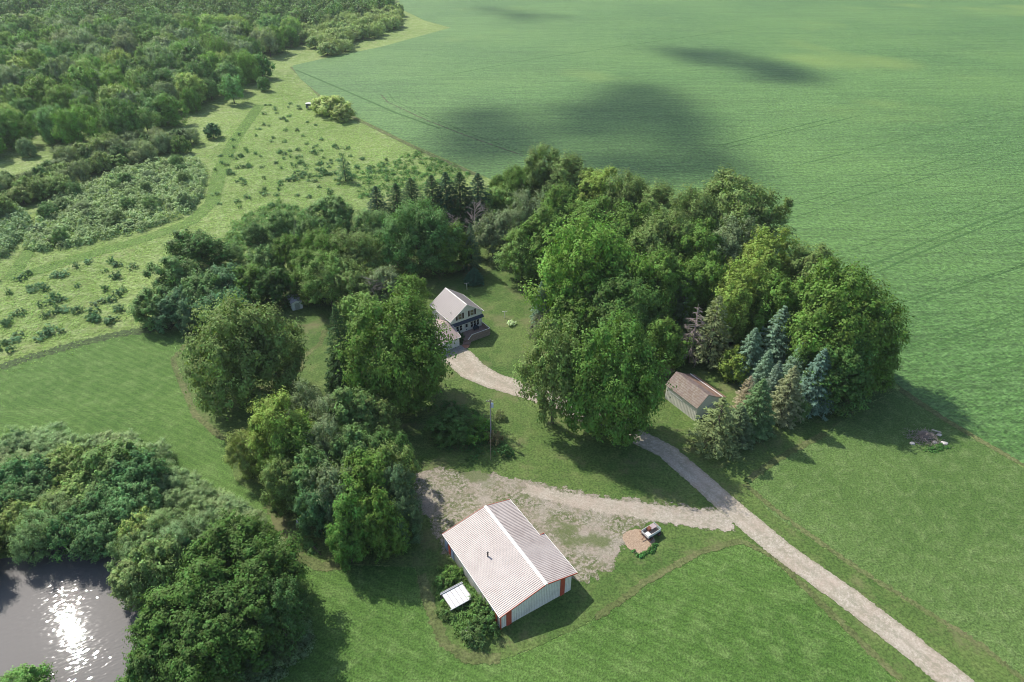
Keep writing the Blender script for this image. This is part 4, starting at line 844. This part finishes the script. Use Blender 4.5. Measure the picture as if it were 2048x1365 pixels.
# sage thicket west of the meadow: one mass
def clump_mass(name, poly, n, hr, sr, col, label, seed, ls=.30, per=26, cat=None, tintm=.5, pts=None):
    rng = np.random.default_rng(seed); P = px_poly(poly) if not isinstance(poly, np.ndarray) else poly; lo, hi = P.min(0), P.max(0); q = rng.uniform(lo, hi, (n * 4, 2)); q = q[sdist(q, P) > .2][:n]; q = q if pts is None else pts; m = len(q)
    h = rng.uniform(*hr, m); s_ = rng.uniform(*sr, m); d = unit(rng.normal(size=(m, per, 3)) + [0, 0, .8]); d[..., 2] = np.abs(d[..., 2])
    C = np.concatenate([q, np.zeros((m, 1))], 1)[:, None, :] + d * np.stack([s_, s_, h], 1)[:, None, :] * rng.uniform(.75, 1.05, (m, per, 1)); C[..., 2] += ground_z(q)[:, None] if len(q) < 60000 else 0
    Nn = unit(d + rng.normal(size=d.shape) * .4 + [0, 0, .4]).reshape(-1, 3); V, Q = quads(C.reshape(-1, 3), Nn, ls * rng.uniform(.6, 1.4, m * per), .45, rng)
    t = np.clip(rng.normal(tintm, .16, (m, 1)) + rng.normal(0, .13, (m, per)), 0, 1).ravel()
    o = link(bpy.data.objects.new(name, np_mesh(name, V, Q, [M_leaf], attrs={'tint': np.repeat(t, 4)}))); o.color = (*col, 1); return tag(o, label, cat, None, 'stuff')
# ------------------------------------------------------------------ the wood at the upper left
WL = {0: ('dark green tree of the wood beyond the meadow', DK), 1: ('mid green tree of the wood beyond the meadow', MI), 2: ('grey green tree of the wood beyond the meadow', GR), 3: ('yellow green tree of the wood beyond the meadow', (.13,.165,.05)), 4: ('blue green tree of the wood beyond the meadow', BG)}
WG = 'trees of the wood beyond the meadow'
WOODP = ([(-120,345),(60,322),(200,292),(372,262),(420,225),(470,208),(530,196),(545,165),(535,140),(545,108),(600,92),(650,60),(740,44),(800,24),(760,-15),(300,-55),(-200,-60),(-200,30),(0,38),(105,30),(110,44),(40,62),(-160,80)]); wood = scatter_px(WOODP, 13.4, .42, 21)
n_ = 0
order = np.argsort(wood[:, 1])
for x, y in wood[order]:
    if not inview(x, y) or n_ > 290: continue
    k = TR.choice((0, 0, 1, 1, 1, 2, 2, 3, 4)); s_ = TR.random(); h = TR.uniform(11, 17) if s_ > .25 else TR.uniform(7, 11)
    kd = TR.choice(('broad', 'ash', 'elder', 'broad', 'willow')); r = h * (.42 if kd == 'broad' else .40 if kd != 'ash' else .36) * TR.uniform(.95, 1.35)
    tree(kd, x, y, h, r, tuple(1.42 * q for q in WL[k][1]), WL[k][0], WG, simple=True, var=.15, name='woodland_tree', cat='tree'); n_ += 1
print('wood', n_, len(wood))
left_over = wood[order][[i for i, p in enumerate(wood[order]) if inview(*p)][n_:]]
print('left', len(left_over))
LR = [crown_leaves(80 + i, 5.2, .6, 13, lobes=20, clus=9, per=9, ls=.5, lobe_r=.3) for i in range(3)]
def merged(name, pts, col, label):
    rng = np.random.default_rng(9); V = []; Q = []; T = []; n0 = 0
    for x, y in pts:
        v, q, t, _ = LR[rng.integers(3)]; a = rng.uniform(0, 6.28); k = rng.uniform(.85, 1.3); c_, s_ = cos(a) * k, sin(a) * k
        V.append(np.column_stack([v[:, 0] * c_ - v[:, 1] * s_ + x, v[:, 0] * s_ + v[:, 1] * c_ + y, v[:, 2] * k * rng.uniform(.85, 1.1)])); Q.append(q + n0); T.append(np.clip(t + rng.normal() * .22, 0, 1)); n0 += len(v)
    o = link(bpy.data.objects.new(name, np_mesh(name, np.vstack(V), np.vstack(Q), [M_leaf], attrs={'tint': np.concatenate(T)}))); o.color = (*col, 1); tag(o, label, None, None, 'stuff')
merged('far_wood', left_over, (.10,.15,.052), 'far part of the wood toward the top picture edge')
fw = scatter_px([(-700,20),(-300,24),(0,22),(100,12),(300,6),(700,10),(760,-40),(300,-90),(-800,-110)], 17, .42, 5); merged('far_wood', [p for p in fw if inview(*p)][:420], (.075,.12,.045), 'far strip of woodland at the upper left corner')
# row of yellow flowering trees along the bean field
for i, (x, y) in enumerate(scatter_px([(515,92),(560,94),(612,88),(650,112),(690,104),(705,84),(760,74),(800,52),(802,30),(745,34),(640,48),(520,66)], 9.5, .3, 5)):
    tree(('elder', 'willow')[i % 2], x, y, TR.uniform(7, 10), TR.uniform(4.6, 6), ((.24,.27,.12), (.20,.24,.10), (.17,.21,.08))[i % 3], 'pale yellow flowering tree in the belt beside the bean field', 'pale yellow flowering trees beside the bean field', simple=True, var=.1, name='flowering_tree', cat='tree')
# hedgerow between the meadows
hedge = scatter_px([(-60,470),(0,452),(60,420),(120,392),(200,352),(290,325),(385,308),(392,285),(330,282),(240,292),(160,316),(110,345),(40,372),(-60,385)], 6.8, .35, 9)
for i, (x, y) in enumerate(hedge):
    if not inview(x, y): continue
    j = i % 5; tree(('elder', 'willow', 'elder', 'willow', 'elder')[j], x, y, TR.uniform(4.5, 8), TR.uniform(3.2, 4.6), ((.16,.19,.07), (.14,.17,.09), (.07,.115,.04), (.16,.19,.10), (.11,.155,.045))[j],
        ('yellowish', 'pale grey green', 'dark green', 'soft sage', 'mid green')[j] + ' small tree of the hedgerow crossing the left meadow', 'small trees of the hedgerow crossing the left meadow', simple=True, var=.12, name='hedgerow_tree', cat='tree')
SAGE = [(52,498),(78,440),(112,402),(170,375),(235,345),(300,326),(370,320),(405,328),(414,358),(402,395),(375,428),(285,462),(165,492),(95,505)]
clump_mass('sage_thicket', SAGE, 1500, (1.2, 3.0), (.9, 2.0), (.185,.225,.115), 'pale sage green thicket of tall weeds in the left meadow', 3, .34, 60)
clump_mass('sage_thicket', [(-60,430),(0,418),(45,425),(62,440),(45,480),(15,512),(-60,545)], 420, (1.5, 3.8), (1.0, 2.2), (.15,.20,.105), 'pale willow thicket at the left picture edge', 4, .34, 60)
for i, (x, y) in enumerate(scatter_px(SAGE, 9, .45, 31)):
    if TR.random() < .55: tree(('willow', 'elder')[i % 2], x, y, TR.uniform(3, 5.5), TR.uniform(1.8, 2.8), ((.13,.17,.09), BG, (.11,.15,.06))[i % 3], 'small shrub rising out of the sage thicket', 'shrubs rising out of the sage thicket', simple=True, var=.15, name='shrub', cat='shrub')
# weed clumps dotted over the meadow
def dots(poly, n, col, label, group, seed, hr=(.9, 1.9), rr=(.8, 1.5), centres=13):
    P = px_poly(poly); rng = np.random.default_rng(seed); lo, hi = P.min(0), P.max(0); cs = rng.uniform(lo, hi, (centres * 4, 2)); cs = cs[sdist(cs, P) > 0][:centres]
    q = np.vstack([cs[rng.integers(len(cs), size=n * 2)] + rng.normal(size=(n * 2, 2)) * 9, rng.uniform(lo, hi, (n, 2))]); rng.shuffle(q); q = q[sdist(q, P) > 0][:n]
    for x, y in q: tree('tuft' if TR.random() < .7 else 'bush', x, y, TR.uniform(*hr), TR.uniform(*rr), col, label, group, simple=True, var=.2, name='weed_clump', cat='weed')
dots([(430,330),(470,250),(560,190),(620,215),(640,260),(700,290),(820,310),(860,340),(740,360),(700,390),(560,430),(470,440),(425,420)], 165, (.075,.14,.06), 'dark blue green weed clump dotted over the upper meadow', 'weed clumps dotted over the upper meadow', 5, (.6, 1.3), (.6, 1.25))
dots([(-20,560),(60,520),(180,520),(300,500),(290,560),(240,620),(230,655),(100,690),(-20,715)], 60, (.08,.14,.07), 'dark blue green weed clump dotted over the lower left meadow', 'weed clumps dotted over the lower left meadow', 6, (.8, 1.7), (.7, 1.5), 9)
# meadow grass as real tufts
def tufts(name, poly, n, hh, ww, col, label, seed, z=0, k=3):
    rng = np.random.default_rng(seed); P = poly if isinstance(poly, np.ndarray) else px_poly(poly); lo, hi = P.min(0), P.max(0); q = rng.uniform(lo, hi, (int(n * 2.2), 2)); q = q[sdist(q, P) > rng.uniform(-8, 9, len(q))]; q = q[sdist(q, POND) < -1.5][:n]
    dens = np.sin(q[:, 0] * .13 + 2 * np.sin(q[:, 1] * .05)) * np.sin(q[:, 1] * .17 + 1.7 * np.sin(q[:, 0] * .06)); m = len(q)
    C = np.repeat(np.column_stack([q, np.full(m, z)]), k, 0) + np.column_stack([rng.normal(size=(m * k, 2)) * ww * 1.2, hh * rng.uniform(.3, 1.2, m * k) * (1 + .35 * np.repeat(dens, k))])
    Nn = unit(np.array([-.25, .1, 1.0]) + rng.normal(size=(m * k, 3)) * .34); V, Q = quads(C, Nn, ww * rng.uniform(.6, 1.4, m * k), .6, rng)
    t = np.clip(rng.normal(.5, .17, m * k) + .12 * np.repeat(dens, k), 0, 1); o = link(bpy.data.objects.new(name, np_mesh(name, V, Q, [M_leaf], attrs={'tint': np.repeat(t, 4)})))
    o.color = (*col, 1); return tag(o, label, None, None, 'stuff')
MEAD = px_poly([(-60,560),(60,510),(290,478),(420,430),(405,330),(410,280),(480,215),(560,150),(700,235),(830,300),(940,350),(760,372),(700,400),(560,420),(480,480),(340,480),(250,620),(230,660),(0,730),(-60,745)])
tufts('meadow_grass', MEAD, 52000, .16, .13, (.18,.255,.078), 'tall light green meadow grass', 41)
# ------------------------------------------------------------------ pond-side thicket
rimq = scatter_px([(-80,905),(0,893),(120,880),(240,886),(320,910),(380,960),(450,1010),(500,1050),(560,1110),(540,1150),(440,1100),(360,1040),(300,980),(230,950),(100,945),(-80,985)], 3.4, .4, 51)
for x, y in rimq:
    tree('willow', x, y, TR.uniform(2.6, 4.2), TR.uniform(2.0, 3.0), SG, 'pale sage willow shrub on the outer rim of the pond thicket', 'sage willow shrubs on the rim of the pond thicket', simple=True, var=.12)
inq = scatter_px([(-80,1000),(60,965),(200,960),(290,1000),(350,1060),(420,1120),(400,1190),(300,1190),(240,1130),(200,1110),(90,1118),(0,1150),(-80,1165)], 5.2, .3, 52)
for i, (x, y) in enumerate(inq):
    j = i % 4; tree(('elder', 'willow', 'elder', 'elder')[j], x, y, TR.uniform(5, 7.5), TR.uniform(3, 4.4), ((.15,.19,.06), (.12,.165,.07), (.055,.11,.04), (.08,.135,.055))[j],
        ('yellow green', 'soft grey green', 'dark green', 'mid green')[j] + ' small tree of the pond thicket above the water', 'small trees of the pond thicket above the water', var=.12, name='pondside_tree')
for t in [('elder',215,905,9,120,(.10,.15,.05),'tallest yellow green tree in the middle of the pond thicket'),('elder',255,925,8,110,(.06,.12,.045),'dark green tree right of the tallest one in the pond thicket'),
    ('elder',300,1100,9,110,(.12,.165,.06),'yellow green tree overhanging the right bank of the pond'),('elder',255,1130,8,90,(.14,.175,.07),'pale tree leaning over the pond corner'),
    ('willow',345,1055,8,90,(.13,.18,.09),'pale willow between the pond thicket and the dark trees'),('willow',400,1040,8,80,(.12,.165,.08),'pale willow at the outer right of the pond thicket'),
    ('broad',450,1065,13,150,(.048,.088,.018),'dark green tree at the top of the cluster right of the pond'),('broad',520,1110,13,140,(.045,.082,.018),'dark green tree at the field side of the cluster right of the pond'),
    ('broad',400,1140,13,150,(.05,.092,.02),'dark green tree in the middle of the cluster right of the pond'),('broad',325,1210,12,150,(.055,.10,.022),'olive green tree leaning over the sparkling water'),
    ('broad',470,1200,12,150,(.042,.078,.018),'darkest green tree in the lower middle of the cluster right of the pond'),('broad',390,1260,12,150,(.046,.085,.02),'dark green tree at the lower left of the cluster right of the pond'),
    ('ash',545,1190,11,110,(.05,.09,.03),'dark narrow tree at the right edge of the cluster right of the pond'),('elder',300,1300,8,110,(.05,.09,.025),'low dark tree at the picture bottom beside the water'),
    ('elder',470,1180,9,60,(.11,.155,.075),'small pale green tree poking through the dark cluster'),('willow',430,1340,5,80,(.10,.15,.07),'pale shrub at the picture bottom right of the pond'),
    ('willow',330,1352,5,80,(.09,.13,.06),'grey green shrub at the picture bottom by the bank'),('bush',560,1290,3,60,(.09,.12,.06),'low grey weed shrub at the foot of the dark cluster'),
    ('willow',520,1290,4,80,(.07,.10,.05),'dull green shrub under the dark cluster on the field side'),('elder',30,1362,5,95,(.10,.18,.05),'bright leafy branch tree at the bottom left corner')]: ptree(*t)
# weeds around barn, mulch ring and grass edges
def ring(pts, n, hr, sr, col, label, seed, name='weeds', ls=.16, per=26, wd=1.2): clump_mass(name, ribbon_poly(pts, wd), n, hr, sr, col, label, seed, ls, per)
clump_mass('weeds', [(875,1135),(905,1130),(925,1150),(945,1170),(978,1205),(992,1225),(985,1265),(965,1290),(940,1298),(915,1275),(900,1235),(876,1205),(872,1165)], 230, (.35, 1.0), (.4, .9), (.075,.125,.035), 'tangled green weeds along the side wall of the barn', 61, .16, 42)
for t in [('bush',965,1205,2.8,62,(.07,.12,.035),'green bush between the white shelter and the barn wall'),('bush',970,1235,2.6,56,(.065,.11,.035),'green bush beside the near corner of the barn'),('bush',950,1262,2.0,50,(.08,.12,.045),'low bush beside the old white ladder'),
    ('bush',902,1140,1.8,44,(.095,.16,.04),'bright bush behind the white shelter near the barn wall'),('bush',886,1160,1.5,36,(.06,.11,.03),'low dark bush behind the left end of the white shelter'),('bush',892,1222,1.1,36,(.07,.11,.035),'low weed bush in front of the white shelter')]: ptree(*t)
ring([(1262,1103),(1280,1113),(1300,1106),(1311,1088)], 40, (.2, .5), (.2, .45), (.045,.11,.03), 'dark weeds around the near edge of the wood chip circle', 62)
ring([(600,1062),(612,1078),(622,1094),(634,1108)], 50, (.3, .7), (.3, .7), (.085,.145,.05), 'strip of broad leaved vines on the mown grass beside the clump', 63, wd=2.0)
ring([(1850,905),(1875,898),(1895,890)], 30, (.2, .4), (.3, .6), (.05,.11,.03), 'weeds below the brush pile', 64, wd=1.5)
clump_mass('weeds', [(860,815),(900,800),(970,830),(985,870),(1010,890),(1000,920),(930,925),(880,900),(858,860)], 170, (.3, 1.1), (.4, 1.0), (.045,.095,.028), 'dark undergrowth around the utility pole bushes', 65, .17, 34)
clump_mass('weeds', [(455,1290),(560,1230),(620,1240),(628,1300),(560,1365),(430,1400)], 260, (.2, .7), (.4, .9), (.10,.135,.07), 'grey green tall weeds at the foot of the pond trees', 66, .18, 30)
clump_mass('weeds', [(470,440),(560,400),(620,425),(600,470),(540,520),(470,530),(430,500)], 600, (.5, 1.6), (.6, 1.3), (.09,.155,.05), 'rough green weeds between the meadow and the house trees', 67, .24, 34)
clump_mass('weeds', [(700,350),(840,300),(945,350),(900,372),(720,400)], 380, (.4, 1.3), (.6, 1.3), (.07,.135,.04), 'dark green weeds in front of the dark spruce row', 68, .26, 30)
bz = empty('plant_pot', hl(1.6, -1.6, .0), 0, 'dark leafy shrub growing between garage and deck steps', 'shrub'); 
o = bpy.data.objects.new('leaves', PROTO['bush'][2][0][0]); link(o, bz); o.scale = (.45, .45, .75); o.color = (.04,.08,.03,1); bz.name = 'shrub'
# ------------------------------------------------------------------ clouds overhead (they cast the soft shade patches on the beans)
def clouds():
    m = bpy.data.materials.new('cloud_vapour'); m.use_nodes = True; t = m.node_tree; b = t.nodes['Principled BSDF']; b.inputs['Base Color'].default_value = (.95, .95, .96, 1); b.inputs['Roughness'].default_value = 1
    b.inputs['Specular IOR Level'].default_value = 0; b.inputs['Alpha'].default_value = .115
    ALT = 1500.0; k = ALT / sdir[2]; off = sdir[:2] * k
    C_ = [([(845,292),(890,236),(1000,215),(1060,255),(1030,318),(930,335)], 60, 'soft cumulus puff'), ([(1150,225),(1210,178),(1290,160),(1345,180),(1400,215),(1425,270),(1485,322),(1535,368),(1430,362),(1330,325),(1230,295),(1160,262)], 120, 'long ragged cumulus cloud'),
          ([(1000,235),(1160,205),(1230,300),(1400,350),(1300,372),(1120,330),(1000,300)], 45, 'thin veil of cloud'), ([(1270,92),(1370,95),(1480,102),(1580,128),(1630,162),(1540,168),(1450,142),(1350,118)], 55, 'narrow wispy cloud'), ([(1490,125),(1600,140),(1620,162),(1530,160)], 22, 'dense small cloud'),
          ([(930,12),(1060,14),(1150,34),(1080,48),(980,42)], 26, 'small round cloud')]
    for i, (pts, num, lb) in enumerate(C_):
        P = px_poly(pts); rng = np.random.default_rng(i + 5); lo, hi = P.min(0), P.max(0); q = rng.uniform(lo, hi, (900, 2)); q = q[sdist(q, P) > 2]; q = q[:num]; V = []; Fc = []; n0 = 0
        for x, y in q:
            r_ = rng.uniform(5, 17); n1, n2 = 8, 12
            for a in range(n1 + 1):
                for c in range(n2):
                    p_ = pi * a / n1; th = 2 * pi * c / n2; w_ = 1 + .2 * sin(3 * th + x) * sin(p_); V.append((x + r_ * w_ * sin(p_) * cos(th), y + r_ * w_ * sin(p_) * sin(th), r_ * .5 * cos(p_)))
            Fc += [(n0 + a * n2 + c, n0 + a * n2 + (c + 1) % n2, n0 + (a + 1) * n2 + (c + 1) % n2, n0 + (a + 1) * n2 + c) for a in range(n1) for c in range(n2)]; n0 = len(V)
        V = np.array(V); V[:, 0] += off[0]; V[:, 1] += off[1]; V[:, 2] += ALT
        o = link(bpy.data.objects.new('cloud', np_mesh('cloud', V, np.array(Fc), [m], smooth=True))); tag(o, lb + ' high above the bean field', None, None, 'stuff')
clouds()
# ------------------------------------------------------------------ haze
HAZE = .00008
if HAZE:
    mz = bpy.data.materials.new('haze'); mz.use_nodes = True; t = mz.node_tree; t.nodes.remove(t.nodes['Principled BSDF']); pv = t.nodes.new('ShaderNodeVolumePrincipled')
    pv.inputs['Density'].default_value = HAZE; pv.inputs['Color'].default_value = (.86, .93, 1, 1); pv.inputs['Anisotropy'].default_value = .2; t.links.new(pv.outputs[0], t.nodes['Material Output'].inputs['Volume'])
    o = MB().box(-1500, 1500, -150, 2200, -3, 95).build('haze', mz); tag(o, 'thin summer haze over the farmland', None, None, 'stuff')

# ------------------------------------------------------------------ labels that single out each tree of a group
def ordw(n):
    n += 1; return f"{n}{'th' if 10 < n % 100 < 14 else {1: 'st', 2: 'nd', 3: 'rd'}.get(n % 10, 'th')}"
def number_rows(group, place, depth):
    obs = [o for o in bpy.data.objects if o.parent is None and o.get('group') == group]
    if not obs: return
    obs.sort(key=lambda o: o.location.y); rows = [[obs[0]]]
    for o in obs[1:]:
        if o.location.y - rows[-1][0].location.y > depth: rows.append([])
        rows[-1].append(o)
    for i, row in enumerate(rows):
        for j, o in enumerate(sorted(row, key=lambda o: o.location.x / o.location.y)):
            w_ = o['label'].split(); k = next(n for n, q in enumerate(w_) if q in ('tree', 'shrub')); o['label'] = ' '.join(w_[:k + 1]) + f', {ordw(j)} from the left in the {ordw(i)} row of the {place}'
number_rows('trees of the wood beyond the meadow', 'far wood', 14)
number_rows('pale yellow flowering trees beside the bean field', 'flowering belt', 14)
number_rows('small trees of the hedgerow crossing the left meadow', 'hedgerow', 8)
number_rows('shrubs rising out of the sage thicket', 'sage thicket', 9)
number_rows('sage willow shrubs on the rim of the pond thicket', 'pond thicket', 4)
number_rows('small trees of the pond thicket above the water', 'thicket', 6)
